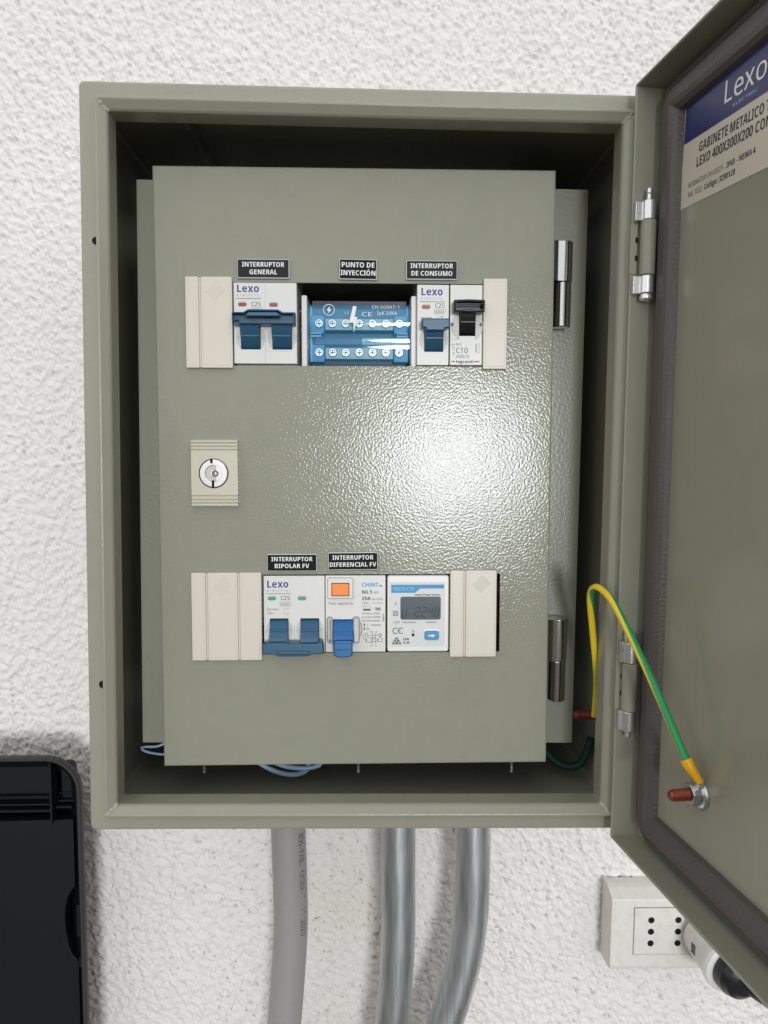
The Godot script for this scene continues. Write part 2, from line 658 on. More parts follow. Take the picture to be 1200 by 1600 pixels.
func make_wall() -> void:
	var lumps := FastNoiseLite.new()
	lumps.seed = 11
	lumps.noise_type = FastNoiseLite.TYPE_SIMPLEX_SMOOTH
	lumps.frequency = 0.115
	lumps.fractal_type = FastNoiseLite.FRACTAL_FBM
	lumps.fractal_octaves = 4
	lumps.fractal_gain = 0.6
	lumps.domain_warp_enabled = true
	lumps.domain_warp_amplitude = 2.5
	lumps.domain_warp_frequency = 0.05
	var curls := FastNoiseLite.new()
	curls.seed = 23
	curls.noise_type = FastNoiseLite.TYPE_SIMPLEX_SMOOTH
	curls.frequency = 0.1
	curls.fractal_type = FastNoiseLite.FRACTAL_NONE
	curls.domain_warp_enabled = true
	curls.domain_warp_amplitude = 6.0
	curls.domain_warp_frequency = 0.07
	var pits := FastNoiseLite.new()
	pits.seed = 37
	pits.noise_type = FastNoiseLite.TYPE_SIMPLEX_SMOOTH
	pits.frequency = 0.14
	pits.fractal_type = FastNoiseLite.FRACTAL_FBM
	pits.fractal_octaves = 2
	var grit := FastNoiseLite.new()
	grit.seed = 53
	grit.noise_type = FastNoiseLite.TYPE_SIMPLEX_SMOOTH
	grit.frequency = 0.27
	grit.fractal_type = FastNoiseLite.FRACTAL_NONE
	var broad := FastNoiseLite.new()
	broad.seed = 41
	broad.noise_type = FastNoiseLite.TYPE_SIMPLEX_SMOOTH
	broad.frequency = 0.009
	var x0 := -640.0
	var y0 := -640.0
	var step := 1.25
	var nx := 961
	var ny := 941
	var hgt := PackedFloat32Array()
	hgt.resize(nx * ny)
	var pit := PackedFloat32Array()
	pit.resize(nx * ny)
	for j in ny:
		for i in nx:
			var x := x0 + i * step
			var y := y0 + j * step
			var c := curls.get_noise_2d(x, y)
			var l := lumps.get_noise_2d(x, y)
			var groove := exp(-c * c / 0.007)
			var q := maxf(0.0, pits.get_noise_2d(x, y) - 0.16) * maxf(0.0, groove - 0.35) * 0.55
			pit[j * nx + i] = q
			hgt[j * nx + i] = l * 2.1 + 0.25 * smoothstep(0.0, 0.35, c) - groove * maxf(0.0, 1.35 - l * 3.0) + grit.get_noise_2d(x, y) * 0.4 - minf(q * 10.0, 1.0)
	var v := PackedVector3Array()
	var nn := PackedVector3Array()
	var col := PackedColorArray()
	v.resize(nx * ny)
	nn.resize(nx * ny)
	col.resize(nx * ny)
	for j in ny:
		for i in nx:
			var k := j * nx + i
			var x := x0 + i * step
			var y := y0 + j * step
			v[k] = Vector3(x, y, -201.0 + hgt[k]) * MM
			var dx := (hgt[j * nx + mini(i + 1, nx - 1)] - hgt[j * nx + maxi(i - 1, 0)]) / (2.0 * step)
			var dy := (hgt[mini(j + 1, ny - 1) * nx + i] - hgt[maxi(j - 1, 0) * nx + i]) / (2.0 * step)
			nn[k] = Vector3(-dx, -dy, 1).normalized()
			# old white paint: slight tone changes, warm stain between the conduits, dirt caught in some pits
			var b := broad.get_noise_2d(x, y)
			var warm := clampf(0.35 * exp(-pow((x + 8.0) / 75.0, 2.0)) * smoothstep(-180.0, -260.0, y) * (0.7 + b), 0.0, 1.0)
			var c := Color(0.775, 0.752, 0.718) * (1.0 + 0.03 * b)
			c = c.lerp(Color(0.60, 0.53, 0.46), warm)
			var dirty := clampf(pit[k] * 15.0, 0.0, 1.0) * clampf(0.08 + 0.75 * smoothstep(-140.0, -260.0, y) + b * 1.1, 0.0, 1.0)
			c = c.lerp(Color(0.16, 0.15, 0.13), dirty * 0.7)
			col[k] = c
	var idx := PackedInt32Array()
	idx.resize((nx - 1) * (ny - 1) * 6)
	var w := 0
	for j in ny - 1:
		for i in nx - 1:
			var k := j * nx + i
			idx[w] = k
			idx[w + 1] = k + nx
			idx[w + 2] = k + 1
			idx[w + 3] = k + 1
			idx[w + 4] = k + nx
			idx[w + 5] = k + nx + 1
			w += 6
	var arr := []
	arr.resize(Mesh.ARRAY_MAX)
	arr[Mesh.ARRAY_VERTEX] = v
	arr[Mesh.ARRAY_NORMAL] = nn
	arr[Mesh.ARRAY_COLOR] = col
	arr[Mesh.ARRAY_INDEX] = idx
	var am := ArrayMesh.new()
	am.add_surface_from_arrays(Mesh.PRIMITIVE_TRIANGLES, arr)
	# the rest of the wall around the finely modelled stretch, and its thickness
	var xe := x0 + (nx - 1) * step
	var ye := y0 + (ny - 1) * step
	var st := SurfaceTool.new()
	st.begin(Mesh.PRIMITIVE_TRIANGLES)
	for r in [[-2500.0, -1500.0, x0, 1500.0], [xe, -1500.0, 2500.0, 1500.0], [x0, -1500.0, xe, y0], [x0, ye, xe, 1500.0]]:
		for q in [[0, 1], [0, 3], [2, 1], [2, 1], [0, 3], [2, 3]]:
			st.set_normal(Vector3(0, 0, 1))
			st.set_color(Color(0.775, 0.752, 0.718))
			st.add_vertex(Vector3(r[q[0]], r[q[1]], -201.3) * MM)
	st.commit(am)
	am.surface_set_material(0, M.stucco)
	am.surface_set_material(1, M.stucco)
	var o := MeshInstance3D.new()
	o.name = "wall"
	o.mesh = am
	o.set_meta("kind", "structure")
	add_child(o)


# ==================================================================== cabinet

func make_cabinet() -> void:
	var t := thing("electrical_cabinet", "grey-green metal electrical cabinet with its door swung open, on the white stucco wall", "electrical cabinet")
	var pm: Material = M.paint
	var s := Shape.new()
	s.sweep(pm, -150, 150, -200.5, 200.5, 3.2, [Vector2(0, -198), Vector2(0, -1.4), Vector2(0.45, -0.4), Vector2(1.5, 0), Vector2(8.3, 0)])
	s.quad(pm, Vector3(-150, -200, -198), Vector3(150, -200, -198), Vector3(150, 200, -198), Vector3(-150, 200, -198), Vector3(0, 0, -1))
	# inside faces
	s.sweep(pm, -150, 150, -200.5, 200.5, 3.2, [Vector2(14.5, -1.6), Vector2(1.6, -1.6), Vector2(1.6, -196.4)])
	s.quad(pm, Vector3(-148.4, -198.9, -196.4), Vector3(148.4, -198.9, -196.4), Vector3(148.4, 198.9, -196.4), Vector3(-148.4, 198.9, -196.4), Vector3(0, 0, 1))
	part("body", s, t)
	s = Shape.new()
	s.sweep(pm, -150, 150, -200.5, 200.5, 3.2, [Vector2(8.3, 0), Vector2(9.3, 0.5), Vector2(9.6, 1.4), Vector2(9.6, 4.2), Vector2(9.9, 4.8), Vector2(10.6, 5.0), Vector2(11.2, 4.8), Vector2(14.8, 2.0), Vector2(15.5, 0.9), Vector2(15.6, -0.4), Vector2(15.6, -11), Vector2(14.5, -11), Vector2(14.5, -1.6)])
	part("front_rim", s, t)
	# weld beads across the mitres of the rim
	var rng := RandomNumberGenerator.new()
	rng.seed = 5
	for sx in [-1.0, 1.0]:
		for sy in [-1.0, 1.0]:
			s = Shape.new()
			for k in 9:
				var f := k / 8.0
				var c := Vector3(sx * (139.0 - f * 4.6), sy * (189.4 - f * 4.6), 4.9 - f * 3.4) + Vector3(rng.randf_range(-0.5, 0.5), rng.randf_range(-0.5, 0.5), 0)
				var r := rng.randf_range(0.9, 1.5)
				s.lathe(M.weld, [Vector2(r, -0.4), Vector2(r * 0.95, 0.1), Vector2(r * 0.6, 0.45 * r), Vector2(0.01, 0.6 * r)], axis(c, Vector3(-sx * 0.5, -sy * 0.5, 0.8)), 9)
			part("weld_bead", s, t)
	# drilled holes in the latch side of the front edge, closed by dark plugs
	for y in [119.3, -118.0]:
		s = Shape.new()
		s.lathe(M.slot_dark, [Vector2(2.1, -0.2), Vector2(2.1, 0.1), Vector2(0.01, 0.05)], axis(Vector3(-141.9, y, 0), Vector3(0, 0, 1)), 20)
		part("screw_hole", s, t)
	# fixed frame behind the inner door
	s = Shape.new()
	s.sheet(pm, -137, 134, -172, 171, [Rect2(-100, -150, 196, 300)], -57, -55)
	s.box(pm, Vector3(-137, -172, -75), Vector3(-135, 171, -57.2), 0.3)
	s.box(pm, Vector3(132, -172, -75), Vector3(134, 171, -57.2), 0.3)
	part("fixed_frame", s, t)
	# DIN rails across the fixed frame
	for y in [86.0, -82.0]:
		s = Shape.new()
		s.xf = PF * shift(4, y, -48)
		s.box(M.zinc, Vector3(-96, -17.5, -1), Vector3(96, 17.5, 0), 0.2)
		part("mounting_rail", s, t)
	# narrow bracket seen above the inner door
	s = Shape.new()
	s.box(M.zinc, Vector3(-102, 100, -190), Vector3(-99, 192, -188), 0.3)
	s.box(M.zinc, Vector3(-102, 190, -188), Vector3(-99, 198.6, -30), 0.3)
	part("ceiling_strap", s, t)
	# three screw tips under the inner door
	for x in [-97.0, -1.7, 94.0]:
		s = Shape.new()
		var prof := []
		for k in 9:
			prof.append(Vector2(1.5, k * 1.4))
			prof.append(Vector2(1.1, k * 1.4 + 0.7))
		prof.append(Vector2(0.01, 13.0))
		s.lathe(M.zinc, prof, axis(Vector3(x, -176, -47), Vector3(0, -1, 0)), 12)
		part("screw_tip", s, t)
	# copper earth stud of the cabinet wall
	s = Shape.new()
	stud(s, axis(Vector3(148, -150, -44), Vector3(-1, 0, 0)), 16.0, 3.0)
	part("earth_stud", s, t)
	make_inner_door(t)
	make_door(t)
	make_hinge(t, [147.7, 141.4, 131.0, 103.5, 93.8, 90.4], true)
	make_hinge(t, [-142.1, -138.5, -127.2, -101.2, -89.6, -84.1], false)
	for d in [[137.0, 113.2, 87.0], [-90.0, -116.2, -141.4]]:
		inner_hinge(t, d[0], d[1], d[2])


func stud(s: Shape, at: Transform3D, length: float, r: float) -> void:
	var prof := [Vector2(r, 0)]
	var y := 1.0
	while y < length - 1.6:
		prof.append(Vector2(r, y))
		prof.append(Vector2(r * 0.84, y + 0.5))
		y += 1.0
	prof.append(Vector2(r * 0.9, length - 1.0))
	prof.append(Vector2(r * 0.66, length))
	prof.append(Vector2(r * 0.3, length + 0.3))
	prof.append(Vector2(0.01, length + 0.3))
	s.lathe(M.copper_stud, prof, at, 24)


func make_hinge(t: Node3D, y: Array, up: bool) -> void:
	# y: pin tip, first knuckle outer and inner end, second knuckle inner and outer end, end cap
	var x := lerpf(144.0, 145.6, (y[0] + 150.0) / 300.0) if up else 143.9
	var z := 13.6
	var sg := 1.0 if up else -1.0
	var barrel := Shape.new()
	barrel.lathe(M.paint, [Vector2(0.01, 0), Vector2(3.7, 0), Vector2(3.9, 0.4), Vector2(3.9, absf(y[2] - y[3]) - 0.4), Vector2(3.7, absf(y[2] - y[3])), Vector2(0.01, absf(y[2] - y[3]))], axis(Vector3(x, minf(y[2], y[3]), z), Vector3.UP), 32)
	barrel.box(M.paint, Vector3(x + 1, minf(y[2], y[3]), 8.2), Vector3(x + 3.8, maxf(y[2], y[3]), z), 0.2)
	var h := part("hinge", barrel, t)
	var s := Shape.new()
	s.lathe(M.chrome, [Vector2(1.5, 0), Vector2(1.5, absf(y[0] - y[1]) * 0.45), Vector2(1.25, absf(y[0] - y[1]) * 0.5), Vector2(1.5, absf(y[0] - y[1]) * 0.58), Vector2(1.5, absf(y[0] - y[1]) - 0.5), Vector2(1.1, absf(y[0] - y[1])), Vector2(0.01, absf(y[0] - y[1]))], axis(Vector3(x, y[1], z), Vector3(0, sg, 0)), 20)
	part("hinge_pin", s, h)
	for k in [[y[1], y[2]], [y[3], y[4]]]:
		s = Shape.new()
		var lo := minf(k[0], k[1]) + 0.25
		var hi := maxf(k[0], k[1]) - 0.25
		s.lathe(M.chrome, [Vector2(0.01, 0), Vector2(3.3, 0), Vector2(3.6, 0.4), Vector2(3.6, hi - lo - 0.4), Vector2(3.3, hi - lo), Vector2(0.01, hi - lo)], axis(Vector3(x, lo, z), Vector3.UP), 32)
		s.box(M.chrome, Vector3(138.6, lo, 10.4), Vector3(x - 1, hi, 13.6), 0.4)
		part("knuckle", s, h)
	s = Shape.new()
	var e := absf(y[4] - y[5])
	s.lathe(M.chrome, [Vector2(3.0, 0), Vector2(3.4, e * 0.3), Vector2(3.4, e * 0.7), Vector2(2.6, e), Vector2(0.01, e)], axis(Vector3(x, y[4], z), Vector3(0, -sg, 0)), 28)
	part("end_cap", s, h)
	# leaf bent back to the cabinet rim
	s = Shape.new()
	var ylo := minf(y[1], y[4])
	var yhi := maxf(y[1], y[4])
	s.box(M.paint, Vector3(137.6, ylo + 11, 9.0), Vector3(141.4, yhi - 11, 10.3), 0.3)
	s.box(M.slot_dark, Vector3(140.2, (ylo + yhi) * 0.5 + 3.2, 10.2), Vector3(141.6, (ylo + yhi) * 0.5 + 6, 10.7), 0.3)
	s.box(M.slot_dark, Vector3(140.2, (ylo + yhi) * 0.5 - 6, 10.2), Vector3(141.6, (ylo + yhi) * 0.5 - 3.2, 10.7), 0.3)
	part("hinge_leaf", s, h)


func inner_hinge(t: Node3D, top: float, mid: float, bot: float) -> void:
	var x := lerpf(120.3, 117.0, (top + 90.0) / 227.0)
	var s := Shape.new()
	var hgt := top - mid - 0.4
	var out := circ(Vector2(1.8, 0), 4.5, 5.6, 16, -PI * 0.5, PI * 0.5)
	out.append_array(pv([-9, 5.6, -9, -5.6]))
	s.xf = Transform3D(Basis(Vector3(1, 0, 0), Vector3(0, 0, -1), Vector3(0, 1, 0)), Vector3(x, mid + 0.4, -47.5))
	s.extrude(M.dark_chrome, out, 0, hgt, 0.3, true)
	var h := part("inner_hinge", s, t)
	s = Shape.new()
	s.lathe(M.dark_chrome, [Vector2(0.01, 0), Vector2(5.0, 0), Vector2(5.4, 0.5), Vector2(5.4, mid - bot - 0.6), Vector2(5.2, mid - bot), Vector2(0.01, mid - bot)], axis(Vector3(x + 0.6, bot, -47.5), Vector3.UP), 36)
	part("knuckle", s, h)


func make_inner_door(t: Node3D) -> void:
	var s := Shape.new()
	var pm: Material = M.paint_textured
	# front skin with two device cut-outs; folded edges go back 14 mm
	s.sheet(pm, -113.2, 113.2, -172.3, 172.3, [Rect2(-90, 62.3, 176, 47.0), Rect2(-92, -105.4, 177.1, 46.8)], -1.5, 0)
	s.sweep(pm, -114.4, 114.4, -173.5, 173.5, 0.3, [Vector2(1.2, -14), Vector2(0, -14), Vector2(0, -1.2), Vector2(0.2, -0.55), Vector2(0.6, -0.15), Vector2(1.2, 0)])
	s.sweep(pm, -114.4, 114.4, -173.5, 173.5, 0.3, [Vector2(1.2, -1.5), Vector2(1.2, -14)])
	var d := part("inner_door", s, t, PF)
	# beige blanking covers snapped over the ends of the cut-outs
	for c in [[-96.7, -70.0, 60.5, 111.9, [-88.4], -79.3], [73.0, 87.0, 60.6, 112.1, [], 999.0], [-96.1, -55.2, -109.2, -57.0, [-87.1, -68.5], -77.5], [55.2, 82.8, -108.0, -56.1, [63.9], 73.6]]:
		s = Shape.new()
		var cuts: Array = [c[0]]
		for g in c[4]:
			cuts.append(g)
		cuts.append(c[1])
		for i in cuts.size() - 1:
			var l: float = cuts[i] + (0.45 if i > 0 else 0.0)
			var r: float = cuts[i + 1] - (0.45 if i < cuts.size() - 2 else 0.0)
			s.box(M.beige, Vector3(l, c[2], 0.05), Vector3(r, c[3], 2.6), 0.55)
			s.extrude(M.beige, rrect(l + 1.3, c[2] + 1.6, r - 1.3, c[3] - 1.6, 0.6, 2), 2.55, 2.78, 0.22)
		s.box(M.beige, Vector3(c[0] + 0.6, c[2] + 0.6, 0.05), Vector3(c[1] - 0.6, c[3] - 0.6, 1.4))
		if c[5] < 900.0:
			var cx: float = c[5]
			var cy: float = c[3] - 8.2
			s.extrude(M.beige_mark, pv([cx - 5.2, cy - 0.4, cx - 0.6, cy - 5.4, cx + 5.2, cy + 0.4, cx + 0.6, cy + 5.4]), 2.7, 2.9, 0.1)
			if cx > 0.0 or cy < 0.0:
				for k in 3:
					line(s, M.beige, Vector2(cx - 3.4 + k * 1.5, cy - 0.6 - k * 1.6), Vector2(cx + 0.4 + k * 1.5, cy + 3.2 - k * 1.6), 0.35, 2.95)
		part("blank_cover", s, d)
	# lock with ribbed plate
	s = Shape.new()
	s.box(M.beige_lock, Vector3(-94.7, -12.2, 0.05), Vector3(-67.7, 13.6, 4.0), 0.4)
	for k in 3:
		s.box(M.beige_lock, Vector3(-94.7, 14.2 + k * 1.95, 0.05), Vector3(-67.7, 15.75 + k * 1.95, 4.0), 0.45)
		s.box(M.beige_lock, Vector3(-94.7, -14.4 - k * 1.95, 0.05), Vector3(-67.7, -12.85 - k * 1.95, 4.0), 0.45)
	s.box(M.beige_lock, Vector3(-94.4, -18.4, 0.05), Vector3(-68.0, 19.8, 3.2))
	part("lock_plate", s, d)
	s = Shape.new()
	var c0 := axis(Vector3(-81.6, 0.6, 3.6), Vector3(0, 0, 1))
	s.lathe(M.slot_dark, [Vector2(8.5, 0), Vector2(8.5, 0.55), Vector2(8.1, 0.6), Vector2(8.0, 0.1)], c0, 40)
	s.lathe(M.chrome, [Vector2(8.05, 0), Vector2(8.05, 0.75), Vector2(7.7, 1.0), Vector2(4.9, 1.0), Vector2(4.6, 0.7), Vector2(4.3, -0.9), Vector2(2.2, -1.6), Vector2(2.1, 0.5), Vector2(1.8, 0.9), Vector2(1.0, 0.9), Vector2(0.7, 0.4), Vector2(0.01, 0.4)], c0, 40)
	# half-moon wall and the two bit slots of the key way
	s.extrude(M.chrome, circ(Vector2(-81.0, 0.6), 4.6, 4.9, 20, -1.45, 1.45), 2.2, 4.45, 0.25)
	s.lathe(M.print_grey, [Vector2(1.9, 0.93), Vector2(1.9, 1.2), Vector2(0.9, 1.2)], axis(Vector3(-80.6, 0.5, 3.6), Vector3(0, 0, 1)), 20)
	s.box(M.slot_dark, Vector3(-83.4, 6.3, 4.0), Vector3(-82.0, 9.0, 4.72))
	s.box(M.slot_dark, Vector3(-82.6, -7.6, 4.0), Vector3(-81.2, -3.4, 4.72))
	part("lock_cylinder", s, d)


func make_door(t: Node3D) -> void:
	# local frame: x runs from the hinge side to the free edge, z is the inside of the door
	var s := Shape.new()
	var pm: Material = M.paint_door
	s.quad(pm, Vector3(0, -199.5, 0), Vector3(300, -199.5, 0), Vector3(300, 199.5, 0), Vector3(0, 199.5, 0), Vector3(0, 0, 1))
	s.sweep(M.paint, -1.5, 301.5, -201, 201, 1.6, [Vector2(0, -1.5), Vector2(0, 15.4), Vector2(0.4, 16), Vector2(1.1, 16), Vector2(1.5, 15.4), Vector2(1.5, 0)])
	s.quad(M.paint, Vector3(-1.5, -201, -1.5), Vector3(301.5, -201, -1.5), Vector3(301.5, 201, -1.5), Vector3(-1.5, 201, -1.5), Vector3(0, 0, -1))
	var d := part("door", s, t, DF)
	s = Shape.new()
	s.sweep(M.gasket, 1.2, 298.8, -198.2, 198.2, 15.0, [Vector2(0.2, 0.05), Vector2(0.4, 2.4), Vector2(1.2, 3.0), Vector2(3.0, 3.0), Vector2(3.6, 2.4), Vector2(4.6, 2.6), Vector2(5.6, 4.6), Vector2(7.0, 5.6), Vector2(13.0, 5.8), Vector2(15.6, 5.0), Vector2(17.4, 3.0), Vector2(18.2, 0.05)])
	part("gasket", s, d)
	s = Shape.new()
	stud(s, axis(Vector3(56.4, -150.6, 0), Vector3(0, 0, 1)), 16.2, 2.95)
	s.lathe(M.zinc, [Vector2(7.4, 0.1), Vector2(7.4, 0.9), Vector2(6.6, 1.7), Vector2(5.2, 2.4)], axis(Vector3(56.4, -150.6, 0), Vector3(0, 0, 1)), 32)
	var hexa := circ(Vector2(56.4, -150.6), 5.6, 5.6, 6, 0.3, 0.3 + TAU)
	s.extrude(M.zinc, hexa, 1.5, 6.6, 0.7)
	part("earth_stud", s, d)


# ==================================================================== name plates

func make_name_plates() -> void:
	var list := [
		["black nameplate reading INTERRUPTOR GENERAL above the two-pole breaker with red windows", -67.5, -37.3, 110.9, 122.2, [["INTERRUPTOR", 23.9], ["GENERAL", 15.6]], M.plate_grey, 0.0],
		["small black nameplate reading PUNTO DE INYECCIÓN above the blue terminal block", -9.7, 12.4, 110.6, 122.6, [["PUNTO DE", 18.6], ["INYECCIÓN", 19.8]], M.plate_black, -0.8],
		["black nameplate reading INTERRUPTOR DE CONSUMO above the narrow breaker", 28.4, 58.4, 110.9, 122.2, [["INTERRUPTOR", 24.4], ["DE CONSUMO", 23.4]], M.plate_grey, 0.0],
		["black nameplate reading INTERRUPTOR BIPOLAR FV above the breaker with green windows", -52.3, -22.5, -56.9, -46.1, [["INTERRUPTOR", 24.0], ["BIPOLAR FV", 20.0]], M.plate_black, 0.0],
		["black nameplate reading INTERRUPTOR DIFERENCIAL FV above the orange test button", -16.8, 13.1, -56.2, -45.2, [["INTERRUPTOR", 24.0], ["DIFERENCIAL FV", 27.2]], M.plate_black, 0.4],
	]
	for l in list:
		var w: float = l[2] - l[1]
		var h: float = l[4] - l[3]
		var at: Transform3D = PF * shift((l[1] + l[2]) * 0.5, (l[3] + l[4]) * 0.5, 0.0) * Transform3D(Basis(Vector3(0, 0, 1), deg_to_rad(l[7])), Vector3.ZERO)
		var t := thing("name_plate", l[0], "nameplate", at, "name plates on the inner door")
		var s := Shape.new()
		s.box(M.plate_edge, Vector3(-w / 2, -h / 2, 0.05), Vector3(w / 2, h / 2, 1.7), 0.7)
		part("plate", s, t)
		s = Shape.new()
		s.extrude(l[6], rrect(-w / 2 + 0.75, -h / 2 + 0.75, w / 2 - 0.75, h / 2 - 0.75, 0.2, 2), 1.5, 1.86, 0.08)
		for k in 2:
			write(s, M.print_white, l[5][k][0], "bold", 0.0, (0.95 if k == 0 else -3.15) * h / 11.0, 2.55 * h / 11.0, l[5][k][1], 1.95, true)
		part("face", s, t)


# ==================================================================== breakers

# lever tongue: curved finger between y0 (top) and y1, standing proud in the middle
func tongue(s: Shape, m: Material, x0: float, x1: float, ytop: float, ybot: float, zin: float, zout: float, thick_at_top: bool) -> void:
	var prof := []
	var n := 10
	for i in n + 1:
		var f := float(i) / n
		var y := lerpf(ybot, ytop, f)
		var g := f if thick_at_top else 1.0 - f
		prof.append(Vector2(zin + (zout - zin) * pow(g, 0.75) + 0.9 * sin(PI * f), y))
	for i in n:
		var a: Vector2 = prof[i]
		var b: Vector2 = prof[i + 1]
		var nn := Vector3(0, -(b.x - a.x), b.y - a.y).normalized()
		s.quad(m, Vector3(x0, a.y, a.x), Vector3(x1, a.y, a.x), Vector3(x1, b.y, b.x), Vector3(x0, b.y, b.x), nn)
		for e in [[x0, -1.0], [x1, 1.0]]:
			s.quad(m, Vector3(e[0], a.y, zin - 6), Vector3(e[0], b.y, zin - 6), Vector3(e[0], b.y, b.x), Vector3(e[0], a.y, a.x), Vector3(e[1], 0, 0))
	s.quad(m, Vector3(x0, ybot, zin - 6), Vector3(x1, ybot, zin - 6), Vector3(x1, ybot, prof[0].x), Vector3(x0, ybot, prof[0].x), Vector3(0, -1, 0))
	s.quad(m, Vector3(x0, ytop, zin - 6), Vector3(x1, ytop, zin - 6), Vector3(x1, ytop, prof[n].x), Vector3(x0, ytop, prof[n].x), Vector3(0, 1, 0))
	# grip ridge across the middle
	var ym := lerpf(ytop, ybot, 0.5 if thick_at_top else 0.45)
	var zm: float = prof[5].x
	s.box(m, Vector3(x0 + 0.15, ym - 0.55, zm - 2), Vector3(x1 - 0.15, ym + 0.55, zm + 0.42), 0.3)


# white shell of a DIN device: w wide, from y = 0 (top) down to -45.6, front at z = 0; slots are openings for the levers
func shell(w: float, slots: Array, body: Material) -> Shape:
	var s := Shape.new()
	s.sheet(body, 0.25, w - 0.25, -45.4, -0.2, slots, -1.2, 0)
	s.sweep(body, 0, w, -45.6, 0, 0.4, [Vector2(0, -8), Vector2(0, -0.35), Vector2(0.1, -0.1), Vector2(0.25, 0)])
	s.box(body, Vector3(0.1, -62, -44), Vector3(w - 0.1, 17, -8), 0.5)
	for r in slots:
		s.box(M.slot_dark, Vector3(r.position.x, r.position.y, -7.9), Vector3(r.end.x, r.end.y, -7.5))
	return s


func cheek(s: Shape, c: Vector2, r: float, gap0: float, gap1: float) -> void:
	# round pivot cheek either side of the lever
	for e in [[-1.0, gap0], [1.0, gap1]]:
		var pts := PackedVector2Array()
		var x_in: float = e[1]
		var a0 := acos(clampf(absf(x_in - c.x) / r, 0.0, 1.0))
		for k in 13:
			var a := lerpf(-a0, a0, k / 12.0)
			pts.append(Vector2(c.x + e[0] * cos(a) * r, c.y + sin(a) * r))
		s.extrude(M.grey_plastic, pts, -0.3, 0.28, 0.12, true)
		line(s, M.print_grey, c + Vector2(e[0] * (r - 1.5), -0.5), c + Vector2(e[0] * (r - 1.1), 0.5), 0.25, 0.34)


func brand_print(s: Shape, x: float, y: float, w: float, poles_text := true) -> void:
	write(s, M.print_violet, "Lexo", "bold", x, y, 4.2, w, 0.12)
	var letters := "electric"
	for i in letters.length():
		write(s, M.print_grey, letters[i], "sans", x + 0.3 + (w - 0.9) * i / 7.0, y - 2.3, 1.35, 0.0, 0.12, true)
	line(s, M.print_grey, Vector2(x - 0.9, y - 3.6), Vector2(x + w + 1.4, y - 3.6), 0.28, 0.12)


func flag_window(t: Node3D, c: Vector2, m: Material) -> void:
	var s := Shape.new()
	s.extrude(M.grey_plastic, rrect(c.x - 2.8, c.y - 1.5, c.x + 2.8, c.y + 1.5, 1.45, 5), -0.2, 0.16, 0.1, true)
	s.extrude(m, rrect(c.x - 2.35, c.y - 1.35, c.x + 2.35, c.y + 0.75, 1.0, 5), 0.1, 0.24, 0.06, true)
	part("indicator_window", s, t)


